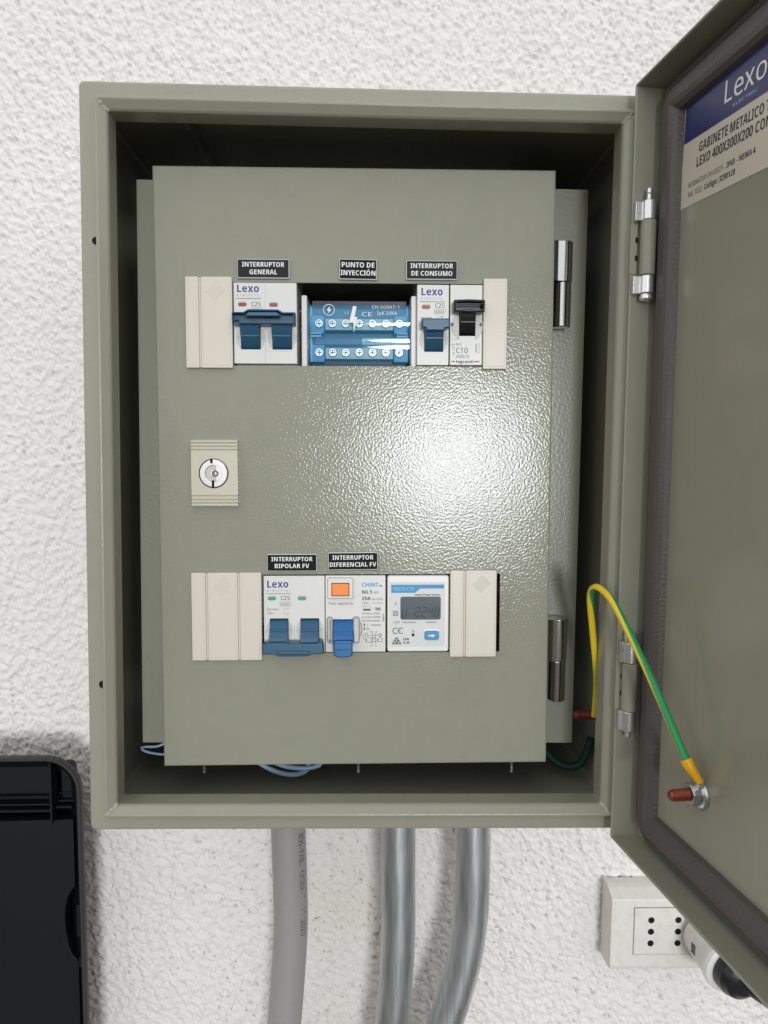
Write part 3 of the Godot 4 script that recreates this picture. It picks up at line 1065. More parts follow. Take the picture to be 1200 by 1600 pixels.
func make_breakers() -> void:
	var grp := "circuit breakers on the mounting rails"
	# ---- two-pole, lever up
	var t := thing("circuit_breaker", "white two-pole breaker with red windows and its blue lever up", "circuit breaker", PF * shift(-69.6, 109.0, 0.6), grp)
	var s := shell(35.9, [Rect2(4.0, -37.6, 11.2, 13.5), Rect2(21.9, -37.6, 11.2, 13.5)], M.white_plastic)
	line(s, M.seam, Vector2(17.95, -45.4), Vector2(17.95, -30), 0.14, 0.06)
	line(s, M.seam, Vector2(17.95, -16), Vector2(17.95, -0.5), 0.08, 0.06)
	line(s, M.seam, Vector2(18.2, -38.4), Vector2(33, -38.4), 0.14, 0.06)
	cheek(s, Vector2(9.5, -31), 8.2, 4.0, 15.2)
	cheek(s, Vector2(27.4, -31), 8.2, 21.9, 33.1)
	part("body", s, t)
	s = Shape.new()
	brand_print(s, 2.1, -5.4, 12.4)
	write(s, M.print_dark, "C25", "sans", 10.2, -13.2, 2.4, 5.2, 0.12)
	write(s, M.print_grey, "6000", "sans", 10.5, -16.1, 1.5, 4.6, 0.12)
	frame(s, M.print_grey, 9.8, -16.5, 16.0, -13.9, 0.14, 0.12)
	part("printing", s, t)
	flag_window(t, Vector2(5.0, -12.0), M.red_flag)
	flag_window(t, Vector2(22.7, -12.1), M.red_flag)
	s = Shape.new()
	tongue(s, M.lever_blue, 4.3, 14.8, -23.6, -37.3, -2.5, 6.5, true)
	tongue(s, M.lever_blue, 22.1, 32.8, -23.6, -37.3, -2.5, 6.5, true)
	s.extrude(M.lever_blue, pv([0.4, -18.2, 6.9, -18.2, 9.4, -16.7, 26.2, -16.7, 28.8, -18.2, 35.7, -18.2, 35.7, -24.6, 35.2, -24.9, 4.0, -24.9, 4.0, -23.0, 0.7, -23.0, 0.4, -22.6]), 3.0, 9.6, 0.8)
	s.extrude(M.lever_blue, pv([7.2, -20.8, 10, -18.2, 25.6, -18.2, 28.4, -20.8]), 9.2, 10.4, 0.7)
	s.box(M.lever_blue, Vector3(1.0, -25.0, 2.6), Vector3(4.2, -22.8, 6.0), 0.3)
	part("lever", s, t)

	# ---- one-pole, lever up
	t = thing("circuit_breaker", "white narrow breaker with one red window and a blue T-shaped lever", "circuit breaker", PF * shift(35.2, 108.6, 0.6), grp)
	s = shell(18.3, [Rect2(4.2, -38.0, 10.9, 13.0)], M.white_plastic)
	cheek(s, Vector2(9.6, -31), 8.2, 4.2, 15.1)
	part("body", s, t)
	s = Shape.new()
	brand_print(s, 2.4, -6.0, 12.2)
	write(s, M.print_dark, "C25", "sans", 10.4, -13.0, 2.5, 5.3, 0.12)
	write(s, M.print_grey, "6000", "sans", 10.4, -16.1, 1.6, 5.0, 0.12)
	frame(s, M.print_grey, 9.9, -16.6, 16.2, -13.8, 0.14, 0.12)
	write(s, M.print_grey, "EB54BN", "sans", 2.0, -19.4, 1.1, 6.4, 0.12)
	line(s, M.print_grey, Vector2(12.3, -17.4), Vector2(12.3, -20.4), 0.14, 0.12)
	write(s, M.print_grey, "ON", "bold", 13.4, -18.4, 0.8, 1.5, 0.12)
	part("printing", s, t)
	flag_window(t, Vector2(5.1, -12.3), M.red_flag)
	s = Shape.new()
	tongue(s, M.lever_blue, 4.5, 14.9, -23.6, -37.8, -2.5, 6.5, true)
	s.extrude(M.lever_blue, pv([2.1, -20.6, 17.9, -20.6, 17.9, -25.6, 15.3, -26.0, 14.9, -27.4, 4.6, -27.4, 4.2, -26.0, 2.1, -25.6]), 3.0, 9.4, 0.8)
	part("lever", s, t)

	# ---- one-pole with black lever
	t = thing("circuit_breaker", "white narrow breaker with a black lever, C10 and red dashes printed below", "circuit breaker", PF * shift(54.2, 108.7, 0.6), grp)
	s = shell(18.6, [Rect2(5.2, -29.0, 9.4, 13.0)], M.white_plastic)
	line(s, M.seam, Vector2(0.4, -30.8), Vector2(5.2, -30.8), 0.16, 0.06)
	line(s, M.seam, Vector2(5.2, -30.8), Vector2(5.2, -27), 0.16, 0.06)
	cheek(s, Vector2(9.9, -23.2), 9.2, 5.2, 14.6)
	s.box(M.print_grey, Vector3(0.5, -23.4, 0.1), Vector3(1.9, -21.6, 0.5), 0.1)
	s.box(M.print_grey, Vector3(17.0, -23.4, 0.1), Vector3(18.3, -21.6, 0.5), 0.1)
	part("body", s, t)
	s = Shape.new()
	write(s, M.print_grey, "RX3", "sans", 3.7, -34.4, 1.3, 3.0, 0.12)
	write(s, M.print_dark, "C10", "sans", 3.7, -38.6, 3.0, 6.6, 0.12)
	write(s, M.print_grey, "6000", "sans", 4.3, -41.2, 1.2, 3.8, 0.12)
	frame(s, M.print_grey, 3.8, -41.5, 8.6, -39.7, 0.12, 0.12)
	frame(s, M.print_grey, 9.2, -41.5, 11.2, -39.7, 0.12, 0.12)
	write(s, M.print_grey, "3", "sans", 9.8, -41.2, 1.2, 0.8, 0.12)
	write(s, M.print_dark, "legrand", "bold", 3.7, -44.4, 1.6, 9.4, 0.12)
	s.poly(M.print_red, pv([0.9, -43.9, 3.0, -43.9, 3.0, -43.2, 0.9, -43.2]), 0.12)
	s.poly(M.print_red, pv([13.7, -43.9, 17.2, -43.9, 17.2, -43.2, 13.7, -43.2]), 0.12)
	for k in 2:
		line(s, M.print_grey, Vector2(2.2, -35.0 - k * 3.4), Vector2(2.2, -37.2 - k * 3.0), 0.14, 0.12)
		line(s, M.print_grey, Vector2(1.4, -36.0 - k * 2.4), Vector2(2.2, -35.2 - k * 4.0), 0.14, 0.12)
		line(s, M.print_grey, Vector2(3.0, -36.0 - k * 2.4), Vector2(2.2, -35.2 - k * 4.0), 0.14, 0.12)
	write(s, M.print_grey, "230/400V~", "sans", 0.6, -34.2, 0.7, 2.6, 0.12)
	var turned := func(q: Vector2, z: float) -> Vector3: return Vector3(15.6 - (q.y + 40.0), -38.4 + q.x, z)
	write(s, M.print_dark, "419919", "bold", 0.0, -40.0, 0.8, 5.0, 0.12, false, turned)
	write(s, M.print_grey, "K 11 W 22", "sans", 0.0, -41.6, 0.8, 5.2, 0.12, false, turned)
	part("printing", s, t)
	s = Shape.new()
	tongue(s, M.black_plastic, 5.6, 14.2, -15.0, -28.2, -2.5, 6.0, true)
	s.extrude(M.black_plastic, pv([1.2, -10.6, 1.8, -10.2, 10, -9.9, 18.2, -10.2, 18.8, -10.6, 18.6, -16.6, 18.2, -17.0, 10, -17.4, 1.8, -17.0, 1.3, -16.6]), 3.0, 9.4, 1.2)
	s.box(M.black_plastic, Vector3(1.8, -13.1, 9.0), Vector3(18.2, -12.3, 9.8), 0.35)
	part("lever", s, t)

	# ---- two-pole, lever down
	t = thing("circuit_breaker", "white two-pole breaker with green windows and its blue lever down, in the lower row", "circuit breaker", PF * shift(-54.2, -59.4, 0.6), grp)
	s = shell(35.7, [Rect2(3.4, -38.0, 11.0, 12.8), Rect2(21.4, -38.0, 11.0, 12.8)], M.white_plastic)
	line(s, M.seam, Vector2(17.85, -45.4), Vector2(17.85, -29), 0.14, 0.06)
	cheek(s, Vector2(8.9, -32), 8.0, 3.4, 14.4)
	cheek(s, Vector2(26.9, -32), 8.0, 21.4, 32.4)
	part("body", s, t)
	s = Shape.new()
	brand_print(s, 2.1, -6.9, 12.3)
	write(s, M.print_dark, "C25", "sans", 10.0, -14.2, 2.4, 5.3, 0.12)
	write(s, M.print_grey, "6000", "sans", 10.1, -17.5, 1.5, 4.8, 0.12)
	frame(s, M.print_grey, 9.5, -17.9, 15.8, -15.3, 0.14, 0.12)
	write(s, M.print_grey, "EB54BN", "sans", 1.7, -20.4, 1.1, 6.8, 0.12)
	write(s, M.print_grey, "240V~", "sans", 1.7, -22.6, 1.1, 4.8, 0.12)
	line(s, M.print_grey, Vector2(12.0, -18.8), Vector2(12.0, -23.0), 0.14, 0.12)
	write(s, M.print_grey, "ON", "sans", 13.0, -19.8, 0.8, 1.4, 0.12)
	write(s, M.print_grey, "OFF", "sans", 13.0, -23.0, 0.8, 1.9, 0.12)
	part("printing", s, t)
	flag_window(t, Vector2(4.8, -13.0), M.green_flag)
	flag_window(t, Vector2(22.4, -13.0), M.green_flag)
	s = Shape.new()
	tongue(s, M.lever_blue, 3.7, 14.1, -25.5, -38.4, -1.5, 6.5, false)
	tongue(s, M.lever_blue, 21.7, 32.1, -25.5, -38.4, -1.5, 6.5, false)
	s.extrude(M.lever_blue, pv([0.2, -38.6, 3.6, -37.4, 14.2, -37.4, 14.6, -37.9, 31.6, -37.9, 32, -37.2, 34.8, -37.2, 35.5, -40.4, 35.5, -44.2, 28.9, -44.4, 26.2, -45.6, 9.4, -45.6, 6.8, -44.4, 0.2, -44.4]), 3.0, 9.6, 0.8)
	s.extrude(M.lever_blue, pv([7.6, -42.2, 28.2, -42.2, 25.6, -44.4, 10, -44.4]), 9.2, 10.3, 0.7)
	part("lever", s, t)


# ==================================================================== blue terminal block

func make_distribution_block() -> void:
	var t := thing("terminal_block", "blue terminal block with two rows of screws under a clear blue cover", "terminal block", PF * shift(1.9, 83.9, -8.0))
	var s := Shape.new()
	s.box(M.black_plastic, Vector3(-29, -24, -30), Vector3(29, 21, -17), 0.6)
	for x in [-24.6, 24.6]:
		s.box(M.terminal_blue, Vector3(x - 4.0, -17.2, -17), Vector3(x + 4.0, -6.7, -8.8), 0.5)
		s.box(M.terminal_blue, Vector3(x - 4.0, -0.5, -17), Vector3(x + 4.0, 10.2, -7.4), 0.5)
	s.box(M.cover_back, Vector3(-28.6, 8.4, -17), Vector3(28.6, 15.4, -10.5), 0.5)
	part("base", s, t)
	for x in [-31.8, 31.8]:
		s = Shape.new()
		s.box(M.white_plastic, Vector3(x - 1.7, -22, -32), Vector3(x + 1.7, 19.6, 3.2), 0.6)
		part("end_plate", s, t)
	for row in [[5.2, -7.2], [-11.6, -8.6]]:
		s = Shape.new()
		s.box(M.brass, Vector3(-20.4, row[0] - 3.9, row[1] - 8), Vector3(20.4, row[0] + 3.2, row[1]), 0.4)
		part("busbar", s, t)
		for k in 7:
			s = Shape.new()
			var c := axis(Vector3(-23.8 + k * 7.93, row[0], row[1]), Vector3(0, 0, 1))
			s.lathe(M.zinc, [Vector2(2.7, 0.1), Vector2(2.7, 1.0), Vector2(2.3, 1.5), Vector2(1.7, 1.5), Vector2(1.4, 0.6), Vector2(0.01, 0.6)], c, 14)
			s.box(M.slot_dark, c.origin + Vector3(-1.2, -0.25, 0.65), c.origin + Vector3(1.2, 0.25, 0.8))
			s.box(M.slot_dark, c.origin + Vector3(-0.25, -1.2, 0.65), c.origin + Vector3(0.25, 1.2, 0.82))
			part("terminal_screw", s, t)
	# index strip between the rows
	s = Shape.new()
	s.box(M.navy, Vector3(-26, -7.2, -16), Vector3(1.5, -3.2, -6.4), 0.2)
	s.box(M.print_pale_blue, Vector3(1.6, -7.2, -16), Vector3(29.5, -3.2, -6.4), 0.2)
	write(s, M.print_dark, "Ø5.3", "sans", 3.6, -6.2, 2.0, 6.0, -6.2)
	write(s, M.print_dark, "Ø7.5", "sans", 14.6, -6.2, 2.0, 6.0, -6.2)
	line(s, M.print_dark, Vector2(10.9, -7.1), Vector2(10.9, -3.3), 0.2, -6.2)
	line(s, M.print_dark, Vector2(25.4, -7.1), Vector2(25.4, -3.3), 0.2, -6.2)
	part("index_strip", s, t)
	# clear cover: bulging upper lens, step down in the middle, flatter lower lens
	var prof := [Vector2(16.6, -14.0), Vector2(16.2, -6.5), Vector2(15.2, -2.4), Vector2(12.5, -0.6), Vector2(8.0, 0.6), Vector2(3.0, 0.5), Vector2(0.6, -0.3), Vector2(-1.0, -2.4), Vector2(-2.4, -3.4), Vector2(-7.0, -3.6), Vector2(-10, -3.4), Vector2(-14, -4.4), Vector2(-17.2, -6.6), Vector2(-19.0, -9.5), Vector2(-19.6, -14.0)]
	s = Shape.new()
	for i in prof.size() - 1:
		var a: Vector2 = prof[i]
		var b: Vector2 = prof[i + 1]
		var na := prof_normal(prof, i)
		var nb := prof_normal(prof, i + 1)
		s.quad4(M.cover_blue, Vector3(-29.8, a.x, a.y), Vector3(29.8, a.x, a.y), Vector3(29.8, b.x, b.y), Vector3(-29.8, b.x, b.y), na, na, nb, nb)
	var cover := part("cover", s, t)
	for x in [-29.2, 28.0]:
		s = Shape.new()
		s.extrude(M.print_pale_blue, pv([x, 15.5, x + 1.2, 15.5, x + 1.2, -17.0, x, -17.0]), -9.5, -8.6, 0.1)
		var xe: float = x + 0.6
		for y in [-0.9, -2.6]:
			s.box(M.print_pale_blue, Vector3(minf(xe, xe - signf(x) * 6.4), y - 0.5, -9.0), Vector3(maxf(xe, xe - signf(x) * 6.4), y + 0.5, -3.8), 0.2)
		part("cover_edge", s, cover)
	s = Shape.new()
	var on := func(q: Vector2, z: float) -> Vector3: return Vector3(q.x, q.y, z + cover_z(prof, q.y))
	write(s, M.print_white, "EN 60947-1", "sans", 7.6, 12.7, 2.3, 15.8, 0.5, false, on)
	write(s, M.print_white, "IpK 20KA", "sans", 10.5, 9.0, 2.1, 11.6, 0.5, false, on)
	write(s, M.print_white, "CE", "sans", 1.6, 8.1, 2.5, 6.0, 0.5, false, on)
	part("printing", s, cover)
	s = Shape.new()
	ring(s, M.print_white, Vector2(-17.6, 11.6), 3.4, 3.3, 0.35, 1.2)
	s.extrude(M.print_white, pv([-17.0, 13.8, -19.0, 11.3, -17.7, 11.3, -18.4, 9.4, -16.0, 11.9, -17.3, 11.9]), 1.1, 1.2)
	s.extrude(M.print_white, pv([-3.6, 13.9, -1.5, 13.7, -2.6, 7.6, -1.0, 7.6, -3.3, -1.6, -3.3, 4.4, -6.0, 4.2]), 1.1, 1.3)
	write(s, M.print_white, "1 2", "sans", -8.6, 9.2, 1.4, 2.6, 1.2)
	part("hazard_mark", s, cover)


func prof_normal(prof: Array, i: int) -> Vector3:
	var a: Vector2 = prof[maxi(i - 1, 0)]
	var b: Vector2 = prof[mini(i + 1, prof.size() - 1)]
	var d := (b - a).normalized()
	return Vector3(0, d.y, -d.x) if -d.x > 0.0 else Vector3(0, -d.y, d.x)


func cover_z(prof: Array, y: float) -> float:
	for i in prof.size() - 1:
		if y <= prof[i].x and y >= prof[i + 1].x:
			return lerpf(prof[i].y, prof[i + 1].y, (prof[i].x - y) / (prof[i].x - prof[i + 1].x))
	return prof[0].y


# ==================================================================== residual-current breaker

func make_residual_breaker() -> void:
	var t := thing("residual_current_breaker", "white residual-current breaker with an orange test button and bright blue lever", "circuit breaker", PF * shift(-18.1, -59.3, 0.6), "circuit breakers on the mounting rails")
	var s := shell(35.4, [Rect2(4.4, -40.0, 12.2, 14.0)], M.white_plastic)
	for e in [[1.1, 4.5], [16.3, 20.2]]:
		s.extrude(M.grey_plastic, rrect(e[0], -39.4, e[1], -24.2, 1.65, 6), -1, 5.2, 1.1, true)
	s.extrude(M.grey_plastic, circ(Vector2(19.4, -31.6), 2.4, 4.6, 16), -1, 2.4, 0.8, true)
	part("body", s, t)
	s = Shape.new()
	s.box(M.white_plastic, Vector3(1.3, -13.4, -0.5), Vector3(16.4, -1.1, 2.2), 0.6)
	s.box(M.slot_dark, Vector3(3.6, -11.8, 2.1), Vector3(14.1, -4.0, 2.3))
	var f := part("button_frame", s, t)
	s = Shape.new()
	s.box(M.orange_button, Vector3(3.85, -11.5, 1.5), Vector3(13.9, -4.3, 3.2), 0.5)
	part("test_button", s, f)
	s = Shape.new()
	tongue(s, M.lever_blue_bright, 4.7, 16.2, -26.6, -40.5, 0.5, 8.0, false)
	s.extrude(M.lever_blue_bright, pv([5.1, -36.5, 16.0, -36.5, 16.0, -45.2, 14.0, -46.3, 10.5, -46.7, 7.0, -46.3, 5.1, -45.2]), 4.0, 9.6, 0.9)
	s.box(M.lever_blue_bright, Vector3(5.3, -42.0, 9.0), Vector3(15.8, -38.0, 10.1), 0.5)
	part("lever", s, t)
	s = Shape.new()
	write(s, M.print_dark, "Test regularly", "sans", 1.7, -17.2, 1.4, 14.6, 0.12)
	write(s, M.print_cyan, "CHiNT", "bold", 21.4, -6.7, 2.4, 9.7, 0.12)
	s.poly(M.print_cyan, pv([31.7, -6.6, 33.4, -6.6, 33.4, -5.6, 31.7, -5.6]), 0.12)
	write(s, M.print_dark, "NL1", "bold", 21.5, -10.8, 2.0, 5.6, 0.12)
	write(s, M.print_dark, "-63", "sans", 27.8, -10.8, 1.5, 3.2, 0.12)
	write(s, M.print_dark, "25A", "bold", 21.5, -14.6, 2.0, 5.2, 0.12)
	write(s, M.print_dark, "I∆n 0.03A", "sans", 27.4, -14.6, 1.2, 6.3, 0.12)
	write(s, M.print_dark, "230V~", "sans", 21.5, -16.8, 1.0, 4.4, 0.12)
	write(s, M.print_dark, "t< 0.1s", "sans", 28.0, -16.8, 1.0, 5.6, 0.12)
	s.poly(M.print_grey, pv([22.2, -20.9, 26.5, -20.9, 26.5, -19.8, 22.2, -19.8]), 0.12)
	frame(s, M.print_grey, 22.2, -20.9, 26.5, -18.0, 0.15, 0.12)
	frame(s, M.print_grey, 29.3, -20.8, 32.6, -19.0, 0.2, 0.12)
	s.poly(M.print_grey, pv([29.8, -20.3, 32.1, -20.3, 32.1, -19.5, 29.8, -19.5]), 0.13)
	write(s, M.print_dark, "Im=I∆m=500A", "sans", 21.6, -23.1, 1.0, 10.6, 0.12)
	write(s, M.print_dark, "Inc=I∆c=6000A", "sans", 21.6, -25.2, 1.0, 11.0, 0.12)
	write(s, M.print_dark, "IEC/EN61008-1", "sans", 21.6, -27.4, 1.0, 11.0, 0.12)
	write(s, M.print_dark, "50/60Hz", "sans", 26.9, -30.0, 1.0, 5.8, 0.12)
	line(s, M.print_dark, Vector2(22.9, -28.9), Vector2(22.9, -32.2), 0.2, 0.12)
	s.poly(M.print_dark, pv([22.3, -29.6, 23.5, -29.6, 22.9, -28.4]), 0.12)
	s.poly(M.print_dark, pv([22.3, -31.4, 22.9, -32.6, 23.5, -31.4]), 0.12)
	write(s, M.print_dark, "I", "sans", 24.6, -30.0, 1.3, 0.0, 0.12)
	ring(s, M.print_dark, Vector2(24.9, -31.7), 0.8, 0.8, 0.2, 0.12)
	var up := func(q: Vector2, z: float) -> Vector3: return Vector3(34.6 - q.y, -27.6 + q.x, z)
	write(s, M.print_dark, "220513", "bold", 0.0, 0.0, 0.9, 4.7, 0.12, false, up)
	# wiring diagram
	for l in [[22.2, -35.0, 22.2, -37.8], [22.2, -35.0, 22.9, -35.0], [22.2, -37.8, 22.9, -37.8], [23.6, -34.2, 23.6, -37.2], [23.6, -34.2, 25.0, -34.2], [24.8, -34.8, 24.8, -37.0], [24.8, -37.0, 29.6, -37.0], [24.8, -35.6, 32.8, -35.6], [27.6, -33.8, 27.6, -40.6], [29.6, -33.8, 29.6, -40.6], [23.6, -37.2, 24.3, -39.4], [24.0, -39.9, 27.4, -39.9], [31.0, -37.4, 31.0, -39.5], [31.0, -39.5, 33.6, -39.5], [33.6, -39.5, 33.6, -37.6], [32.3, -36.4, 31.2, -38.0], [32.3, -36.4, 33.4, -38.0]]:
		line(s, M.print_dark, Vector2(l[0], l[1]), Vector2(l[2], l[3]), 0.2, 0.12)
	ring(s, M.print_dark, Vector2(28.6, -38.6), 2.4, 1.0, 0.2, 0.12)
	ring(s, M.print_dark, Vector2(32.3, -35.4), 0.9, 0.9, 0.2, 0.12)
	ring(s, M.print_dark, Vector2(23.8, -38.6), 0.5, 1.0, 0.2, 0.12)
	write(s, M.print_dark, "N", "sans", 26.7, -42.2, 1.0, 0.9, 0.12)
	write(s, M.print_dark, "2", "sans", 29.2, -42.2, 1.0, 0.8, 0.12)
	write(s, M.print_dark, "N  1", "sans", 26.4, -34.0, 0.9, 3.6, 0.12)
	part("printing", s, t)


# ==================================================================== energy meter

func make_energy_meter() -> void:
	var t := thing("energy_meter", "white rail-mounted power meter with a grey display and small blue button", "energy meter", PF * shift(18.2, -59.2, 0.6))
	var s := Shape.new()
	s.extrude(M.meter_white, rrect(0, -45.7, 36.5, 0, 1.6, 5), -10, 0.9, 0.9, true)
	s.box(M.meter_white, Vector3(0.1, -62, -44), Vector3(36.4, 17, -9.8), 0.5)
	part("body", s, t)
	s = Shape.new()
	s.extrude(M.meter_face, rrect(1.3, -42.4, 34.2, -4.0, 0.4, 2), 0.7, 1.0, 0.06)
	var z := 1.12
	s.poly(M.print_cyan, pv([2.4, -5.5, 33.4, -5.5, 33.4, -7.8, 19.4, -7.8, 16.4, -10.3, 2.4, -10.3]), z)
	write(s, M.print_pale_blue, "YDS70-C16", "sans", 3.3, -8.9, 1.9, 12.6, z + 0.06)
	write(s, M.print_dark, "Smart Power Sensor", "bold", 16.3, -12.1, 1.15, 15.1, z)
	write(s, M.print_dark, "230V", "sans", 3.6, -28.4, 1.1, 3.8, z)
	write(s, M.print_dark, "100A/40mA", "sans", 8.8, -28.4, 1.1, 8.1, z)
	write(s, M.print_dark, "50/60Hz", "sans", 23.0, -28.4, 1.1, 6.1, z)
	line(s, M.print_grey, Vector2(5.0, -15.2), Vector2(5.0, -17.6), 0.2, z)
	s.poly(M.print_dark, pv([4.6, -16.6, 5.4, -16.6, 5.0, -17.7]), z)
	frame(s, M.print_dark, 3.5, -24.0, 6.3, -21.0, 0.3, z)
	frame(s, M.print_dark, 4.2, -23.3, 5.6, -21.7, 0.22, z)
	# conformity marks
	ring(s, M.print_dark, Vector2(5.0, -32.9), 1.85, 1.85, 0.42, z, 0.9, TAU - 0.9)
	ring(s, M.print_dark, Vector2(8.2, -32.9), 1.85, 1.85, 0.42, z, 0.9, TAU - 0.9)
	line(s, M.print_dark, Vector2(6.5, -32.9), Vector2(8.0, -32.9), 0.4, z)
	write(s, M.print_dark, "UK", "bold", 9.5, -38.6, 1.45, 3.6, z)
	write(s, M.print_dark, "CA", "bold", 9.5, -40.7, 1.45, 3.9, z)
	for l in [[3.1, -40.6, 5.6, -36.9], [5.6, -36.9, 8.1, -40.6], [3.0, -40.7, 8.2, -40.7]]:
		line(s, M.print_dark, Vector2(l[0], l[1]), Vector2(l[2], l[3]), 0.5, z)
	ring(s, M.print_dark, Vector2(5.6, -39.3), 1.0, 1.0, 0.3, z + 0.02)
	line(s, M.print_dark, Vector2(4.9, -39.4), Vector2(5.5, -40.0), 0.3, z + 0.04)
	line(s, M.print_dark, Vector2(5.5, -40.0), Vector2(6.6, -38.3), 0.3, z + 0.04)
	for l in [[14.2, -33.8, 14.9, -33.8], [14.9, -33.8, 14.9, -32.6], [14.9, -32.6, 15.7, -32.6], [15.7, -32.6, 15.7, -33.8], [15.7, -33.8, 16.3, -33.8]]:
		line(s, M.print_grey, Vector2(l[0], l[1]), Vector2(l[2], l[3]), 0.2, z)
	var face := part("face", s, t)
	s = Shape.new()
	s.extrude(M.slot_dark, circ(Vector2(15.3, -35.4), 0.85, 0.85, 18), 0.9, 1.3, 0.15, true)
	part("pulse_lamp", s, t)
	s = Shape.new()
	s.extrude(M.lcd, rrect(7.8, -26.3, 31.6, -12.6, 1.2, 5), 0.9, 1.2, 0.08)
	var seg := {"0": "abcdef", "2": "abged", "4": "fgbc", "8": "abcdefg", "U": "bcdef"}
	var put := func(ch: String, x: float, y: float, w: float, h: float) -> void:
		var k := 0.75
		var mm: Material = M.lcd_segment
		var a := {"a": [0, h, w, h], "g": [0, h / 2, w, h / 2], "d": [0, 0, w, 0], "f": [0, h, 0, h / 2], "e": [0, h / 2, 0, 0], "b": [w, h, w, h / 2], "c": [w, h / 2, w, 0]}
		for q in seg[ch]:
			var l: Array = a[q]
			var p0 := Vector2(x + l[0] + l[1] * 0.09, y + l[1])
			var p1 := Vector2(x + l[2] + l[3] * 0.09, y + l[3])
			var dd := (p1 - p0).normalized() * 0.28
			line(s, mm, p0 + dd, p1 - dd, k, 1.3)
	put.call("U", 8.7, -24.6, 2.2, 5.0)
	put.call("2", 16.4, -24.4, 2.5, 5.6)
	put.call("2", 20.2, -24.4, 2.5, 5.6)
	put.call("4", 24.2, -24.4, 2.3, 5.6)
	put.call("8", 28.0, -24.4, 2.2, 5.6)
	s.poly(M.lcd_segment, pv([27.0, -24.7, 27.5, -24.7, 27.5, -24.2, 27.0, -24.2]), 1.3)
	part("display", s, t)
	s = Shape.new()
	s.extrude(M.meter_white, rrect(21.6, -38.8, 31.0, -31.6, 1.2, 5), 0.9, 1.25, 0.2, true)
	s.extrude(M.print_cyan, rrect(22.0, -38.3, 30.5, -33.0, 1.3, 5), 1.1, 2.3, 0.5, true)
	s.poly(M.print_white, pv([24.2, -36.0, 26.2, -36.0, 26.2, -36.7, 28.4, -35.6, 26.2, -34.5, 26.2, -35.2, 24.2, -35.2]), 2.42)
	part("button", s, t)


# ==================================================================== label inside the door

func make_door_label() -> void:
	var at := DF * shift(20.0, 163.0, 0.0) * Transform3D(Basis(Vector3(0, 0, 1), deg_to_rad(-3.4)), Vector3.ZERO)
	var t := thing("door_label", "navy and cream printed label stuck inside the open door", "label", at)
	var s := Shape.new()
	s.box(M.label_paper, Vector3(0, -31, 0.05), Vector3(120, 21.6, 0.22), 0.05)
	part("paper", s, t)
	s = Shape.new()
	s.poly(M.navy, pv([0.3, 0, 119.7, 0, 119.7, 21.4, 0.3, 21.4]), 0.3)
	write(s, M.print_white, "Lexo", "sans", 32.2, 6.7, 9.6, 28.4, 0.42)
	write(s, M.print_pale_blue, "ELECTRIC", "sans", 38.8, 3.0, 1.2, 17.0, 0.42)
	write(s, M.print_dark, "GABINETE METALICO TABLERO", "bold", 14.0, -7.9, 4.5, 68.0, 0.3)
	write(s, M.print_dark, "LEXO 400X300X200 CON PLACA", "bold", 12.8, -14.4, 4.5, 69.0, 0.3)
	write(s, M.print_grey, "NORMATIVA EN 60529 -", "sans", 6.9, -22.4, 2.5, 29.0, 0.3)
	write(s, M.print_dark, "IP65 - NEMA 4", "bold", 37.3, -22.4, 2.5, 20.0, 0.3)
	write(s, M.print_grey, "RAL 7032", "sans", 7.3, -27.0, 2.6, 11.6, 0.3)
	write(s, M.print_dark, "Código: 3290128", "bold", 20.6, -27.0, 2.6, 23.4, 0.3)
	part("print", s, t)


# ==================================================================== conduits and wires

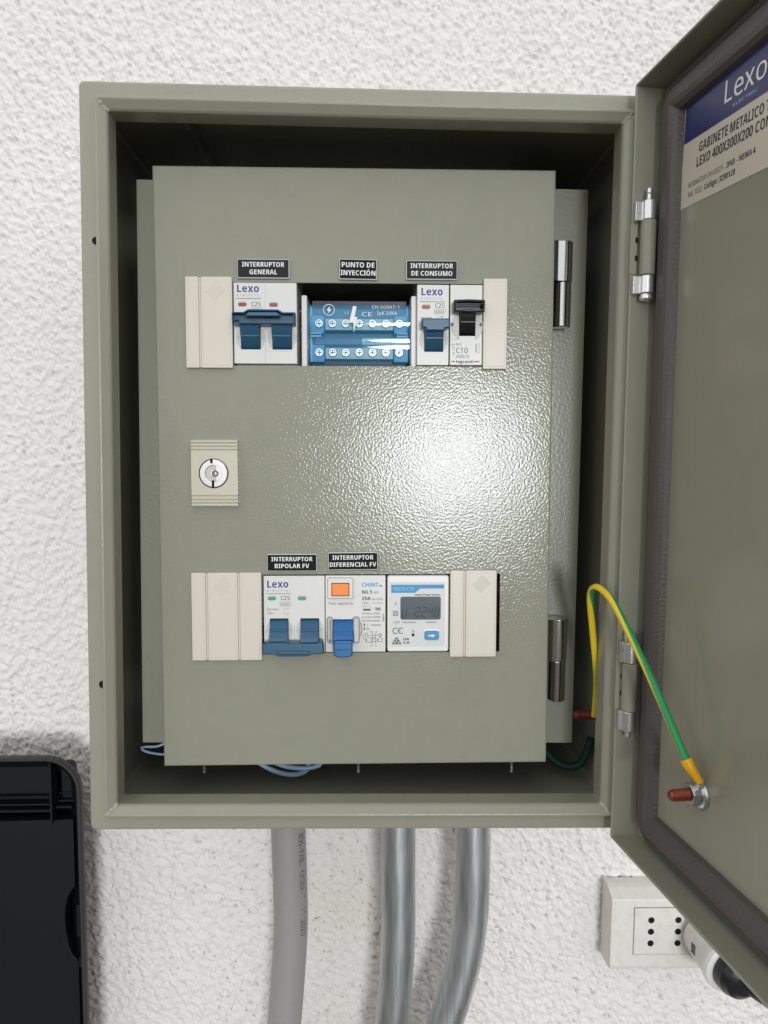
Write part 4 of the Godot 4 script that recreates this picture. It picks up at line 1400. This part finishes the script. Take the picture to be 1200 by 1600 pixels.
func make_conduits() -> void:
	var grp := "conduits under the cabinet"
	var t := thing("plastic_conduit", "matt grey plastic conduit with black lettering, leftmost under the cabinet", "conduit", shift(-55.8, -200, -150), grp)
	var pts := [Vector3(0, 6, 0), Vector3(0, -40, 0), Vector3(0.4, -78, 0), Vector3(1.8, -120, 0), Vector3(2.4, -156, 0), Vector3(0.2, -200, 0), Vector3(-2.6, -240, 0), Vector3(-6, -300, 0)]
	var path := smooth_path(pts, 8)
	var s := Shape.new()
	s.tube(M.pvc, path, 13.2, 40)
	part("pipe", s, t)
	# lettering that runs down the right-hand side of the pipe
	s = Shape.new()
	var on_pipe := func(q: Vector2, z: float) -> Vector3:
		var y := -77.0 - q.x
		var cx := 0.0
		for i in path.size() - 1:
			if y <= path[i].y and y >= path[i + 1].y:
				cx = lerpf(path[i].x, path[i + 1].x, (path[i].y - y) / maxf(1e-3, path[i].y - path[i + 1].y))
		var an := 0.90 + (q.y - 2.4) / 13.2
		return Vector3(cx + sin(an) * (13.3 + z), y, cos(an) * (13.3 + z))
	write(s, M.print_dark, "BDG-FAB. CHINA-T  11/2023", "mono", 0.0, 0.0, 4.8, 80.0, 0.0, false, on_pipe)
	part("lettering", s, t)

	t = thing("metal_conduit", "straight galvanised steel conduit, middle of the three pipes under the cabinet", "conduit", shift(29.2, -200, -150), grp)
	s = Shape.new()
	s.tube(M.galvanised, smooth_path([Vector3(0, 6, 0), Vector3(0, -60, 0), Vector3(0.4, -110, 0), Vector3(1.2, -157, 0), Vector3(0.4, -190, 0), Vector3(-3.1, -236, 0), Vector3(-10, -300, 0)], 8), 13.2, 40)
	part("pipe", s, t)
	t = thing("metal_conduit", "galvanised steel conduit that bends to the left, rightmost pipe under the cabinet", "conduit", shift(87.2, -200, -150), grp)
	s = Shape.new()
	var bend := smooth_path([Vector3(0, 6, 0), Vector3(0, -60, 0), Vector3(0.4, -110, 0), Vector3(0, -142, 0), Vector3(-3.0, -172, 0), Vector3(-8.6, -200, 0), Vector3(-19.2, -236, 0), Vector3(-42, -300, 0)], 8)
	s.tube(M.galvanised, bend, 13.4, 40)
	part("pipe", s, t)
	s = Shape.new()
	var on_bend := func(q: Vector2, z: float) -> Vector3:
		var y := -236.0 + q.x
		var cx := 0.0
		for i in bend.size() - 1:
			if y <= bend[i].y and y >= bend[i + 1].y:
				cx = lerpf(bend[i].x, bend[i + 1].x, (bend[i].y - y) / maxf(1e-3, bend[i].y - bend[i + 1].y))
		var an := 0.25 - (q.y - 1.5) / 13.4
		return Vector3(cx + sin(an) * (13.5 + z), y + (q.y - 1.5) * 0.3, cos(an) * (13.5 + z))
	write(s, M.print_grey, "36/0496", "sans", 0.0, 0.0, 3.0, 22.0, 0.0, false, on_bend)
	part("lettering", s, t)


func make_earth_wire() -> void:
	var t := thing("earth_wire", "green and yellow earth wire from the cabinet to the stud on the open door", "earth wire")
	var end: Vector3 = DF * Vector3(59.6, -134.0, 9.5)
	var pts := [Vector3(141, -147, -34), Vector3(139.4, -128, -27), Vector3(135.2, -112, -16), Vector3(130.6, -88, -10), Vector3(126.6, -68.5, -3), Vector3(126.6, -62.0, 4), Vector3(129.0, -62.6, 11), Vector3(132.6, -69.0, 20), end.lerp(Vector3(132.6, -69, 20), 0.62) + Vector3(0.4, 1.6, 0), end.lerp(Vector3(132.6, -69, 20), 0.3) + Vector3(0.4, 1.0, 0), end]
	var s := Shape.new()
	var path := smooth_path(pts, 9)
	var centres := []
	for i in path.size():
		var f := float(i) / (path.size() - 1)
		centres.append(lerpf(0.72, 0.40, smoothstep(0.3, 0.48, f)) + 0.34 * smoothstep(0.55, 1.0, f))
	s.tube(M.wire_green, path, 1.95, 40, M.wire_yellow, -0.18, 0.18, 0.0, [], centres)
	part("wire", s, t)
	s = Shape.new()
	var dir: Vector3 = (end - pts[9]).normalized()
	var tip: Vector3 = DF * Vector3(61.2, -142.6, 4.0)
	s.tube(M.lug_yellow, [end - dir * 2.0, end + (tip - end) * 0.12, end + (tip - end) * 0.5, tip], 2.6, 20, null, 0, 0, 0, [2.9, 2.7, 2.1, 1.9])
	part("insulated_lug", s, t)
	s = Shape.new()
	var eye: Vector3 = DF * Vector3(57.5, -147.0, 2.4)
	s.tube(M.zinc, [tip, tip.lerp(eye, 0.6), eye], 1.5, 14)
	part("lug_eye", s, t)


func make_inner_wires() -> void:
	var list := [
		["pale blue wire loop under the inner door, lowest of the three", M.wire_blue, 1.5, [Vector3(-84, -168, -60), Vector3(-70, -179, -52), Vector3(-58, -186, -49), Vector3(-47, -189.4, -48), Vector3(-38, -189.6, -49), Vector3(-33.5, -187, -52), Vector3(-34, -180, -58), Vector3(-38, -168, -66)]],
		["pale blue wire loop under the inner door, middle of the three", M.wire_blue, 1.5, [Vector3(-74, -168, -64), Vector3(-62, -180, -55), Vector3(-50, -185.4, -52), Vector3(-38, -187.0, -51), Vector3(-29, -186.4, -52), Vector3(-25.5, -183.5, -55), Vector3(-28, -170, -66)]],
		["pale blue wire loop under the inner door, highest of the three", M.wire_blue, 1.5, [Vector3(-66, -168, -70), Vector3(-52, -180, -60), Vector3(-40, -183.8, -57), Vector3(-30, -184.0, -57), Vector3(-24.5, -181.6, -60), Vector3(-26, -170, -70)]],
		["thin dark blue wire loop left of the inner door's lower corner", M.wire_blue, 0.8, [Vector3(-118, -170, -62), Vector3(-128, -176, -60), Vector3(-138, -177.6, -62), Vector3(-140.6, -179.6, -64), Vector3(-136, -182, -64), Vector3(-124, -182.4, -62), Vector3(-112, -180, -66)]],
		["dark green wire curving across the cabinet floor at the right", M.wire_dark_green, 2.6, [Vector3(112, -160, -80), Vector3(116, -176, -76), Vector3(126, -188, -66), Vector3(136, -189, -58), Vector3(142, -182, -54), Vector3(145, -168, -52)]],
	]
	for l in list:
		var base: Vector3 = l[3][0]
		var pts := []
		for p in l[3]:
			pts.append(p - base)
		var t := thing("inner_wire", l[0], "wire", Transform3D(Basis(), base), "wires inside the cabinet")
		var s := Shape.new()
		s.tube(l[1], smooth_path(pts, 8), l[2], 12)
		part("insulation", s, t)


# ==================================================================== socket outlet and plug

func make_socket() -> void:
	var t := thing("socket_outlet", "off-white surface socket box with round holes, on the wall below the open door", "socket outlet", shift(206, -380, -200))
	var s := Shape.new()
	var om: Material = M.outlet_white
	# side profile (z, y): flat front, long bevels above and below
	var prof := pv([0, -33, 0, 33.5, 9, 34.0, 14, 33.0, 24, 28.6, 24.4, 27.6, 24.4, -28.8, 23.6, -31.4, 20, -32.6, 8, -33.4])
	s.xf = Transform3D(Basis(Vector3(0, 0, 1), Vector3(0, 1, 0), Vector3(-1, 0, 0)), Vector3(118, 0, 0))
	s.extrude(om, prof, 0, 117.2, 0.9)
	part("box", s, t)
	s = Shape.new()
	s.sheet(M.seam, 19.6, 97.4, -18.6, 22.2, [], 24.3, 24.55)
	s.box(om, Vector3(20.0, -18.0, 24.3), Vector3(97.0, 21.6, 25.5), 0.5)
	part("insert", s, t)
	for cx in [33.9, 56.4, 78.9]:
		for k in 3:
			s = Shape.new()
			s.lathe(M.slot_dark, [Vector2(2.5, 0), Vector2(2.5, 0.12), Vector2(0.01, 0.06)], axis(Vector3(cx, 11.6 - k * 9.9, 25.5), Vector3(0, 0, 1)), 20)
			ring(s, M.seam, Vector2(cx, 11.6 - k * 9.9), 2.75, 2.75, 0.35, 25.56)
			part("socket_hole", s, t)


func make_plug() -> void:
	var t := thing("plug_adapter", "round white plug adapter in the socket outlet, under the open door", "plug adapter", shift(284, -378, -174.5))
	var s := Shape.new()
	var ax := axis(Vector3.ZERO, Vector3(0.17, -0.13, 1))
	s.lathe(M.outlet_white, [Vector2(0.01, 0), Vector2(18.2, 0), Vector2(19.2, 1), Vector2(21.2, 26), Vector2(21.6, 30)], ax, 48)
	part("body", s, t)
	s = Shape.new()
	s.lathe(M.adapter_white, [Vector2(21.6, 30), Vector2(22.8, 31), Vector2(23.4, 34), Vector2(22.8, 37), Vector2(20.6, 38), Vector2(16.6, 38)], ax, 48)
	part("rim", s, t)
	s = Shape.new()
	for k in 3:
		s.box(M.print_grey, Vector3(-18.2 + k * 0.25, -6, 17.0 + k * 2.0), Vector3(-17.0, 2, 17.7 + k * 2.0))
	part("moulded_mark", s, t)
	var b := thing("power_plug", "black moulded mains plug with ribbed cord, pushed into the white adapter", "plug", shift(290.5, -383.0, -136.5))
	s = Shape.new()
	s.lathe(M.black_plastic, [Vector2(18.4, 0), Vector2(18.6, 3), Vector2(18.0, 8), Vector2(15.5, 13), Vector2(10.5, 16), Vector2(0.01, 17)], ax, 48)
	s.tube(M.black_plastic, [Vector3(0, 0, 9), Vector3(10, -7.5, 9), Vector3(17, -13, 9)], 8, 24, null, 0, 0, 0, [9.0, 8.0, 7.2])
	part("body", s, b)
	for k in 5:
		s = Shape.new()
		var c := Vector3(14.0 + k * 3.7, -10.6 - k * 3.0, 9)
		s.tube(M.black_plastic, [c, c + Vector3(2.0, -1.6, 0)], 7.6 - k * 0.5, 20)
		part("strain_relief_rib", s, b)
	s = Shape.new()
	s.tube(M.black_plastic, smooth_path([Vector3(12, -9.0, 9), Vector3(34, -27.0, 9), Vector3(62, -50, 6), Vector3(84, -76, 0), Vector3(98, -110, -6), Vector3(98, -180, -8)], 8), 4.4, 20)
	part("cord", s, b)


# ==================================================================== black case

func make_black_case() -> void:
	# open-backed plastic housing standing against the wall: deep rim, ribs and an inner cover plate
	var t := thing("plastic_case", "open black plastic case with ribs, on the wall left of the cabinet", "plastic case", shift(-292, -362, -198) * Transform3D(Basis(Vector3(0, 0, 1), deg_to_rad(0.7)), Vector3.ZERO))
	var cm: Material = M.case_black
	var s := Shape.new()
	s.sweep(cm, -80, 80, -140, 140, 27, [Vector2(38, 0.5), Vector2(32, 3), Vector2(0.8, 42), Vector2(0.6, 46)])
	s.sweep(cm, -80, 80, -140, 140, 27, [Vector2(3.6, 46), Vector2(3.6, 42), Vector2(35, 4)])
	s.extrude(cm, rrect(-46.5, -106.5, 46.5, 106.5, 6, 6), 0.8, 4.2)
	part("shell", s, t)
	s = Shape.new()
	s.sweep(M.case_rim, -80.4, 80.4, -140.4, 140.4, 27, [Vector2(0.5, 42), Vector2(0, 43), Vector2(0, 47.0), Vector2(0.7, 48), Vector2(2.6, 48), Vector2(3.4, 47.2), Vector2(4.0, 44)])
	part("rim", s, t)
	s = Shape.new()
	s.extrude(cm, rrect(-66, 98, 54, 129, 3, 3), 24.0, 28, 1.0)
	s.extrude(cm, rrect(58.5, 98, 69.0, 129, 5, 4), 24.0, 30, 1.0)
	part("recess_floor", s, t)
	s = Shape.new()
	s.box(cm, Vector3(55.2, 86, 33), Vector3(57.0, 134.5, 44), 0.4)
	part("upright_rib", s, t)
	for y in [[97.0, 98.6, 36.0], [93.6, 95.6, 40.0], [102.0, 103.4, 33.0]]:
		s = Shape.new()
		s.box(cm, Vector3(-68, y[0], y[2] - 10), Vector3(54.8, y[1], y[2]), 0.4)
		s.box(cm, Vector3(57.2, y[0] + 2.0, y[2] - 10), Vector3(69.5, y[1] + 2.0, y[2] - 2), 0.4)
		part("cross_rib", s, t)
	s = Shape.new()
	var plate := pv([-76, 86.5, 70.8, 88.2, 71.6, 87.4, 71.6, 40, 71.0, 34, 68.0, 30, 65.4, 25, 63.6, 17, 63.0, 8, 63.6, -3, 65.4, -14, 68.6, -22, 71.4, -24.6, 72.4, -28, 72.4, -128, -76, -128])
	s.extrude(cm, plate, 30, 41, 0.7)
	part("cover_plate", s, t)
	s = Shape.new()
	s.box(cm, Vector3(72.0, -6, 30), Vector3(75.4, 20, 42), 0.5)
	s.box(cm, Vector3(73.2, -30, 32), Vector3(75.6, -22, 43), 0.5)
	part("latch_tab", s, t)
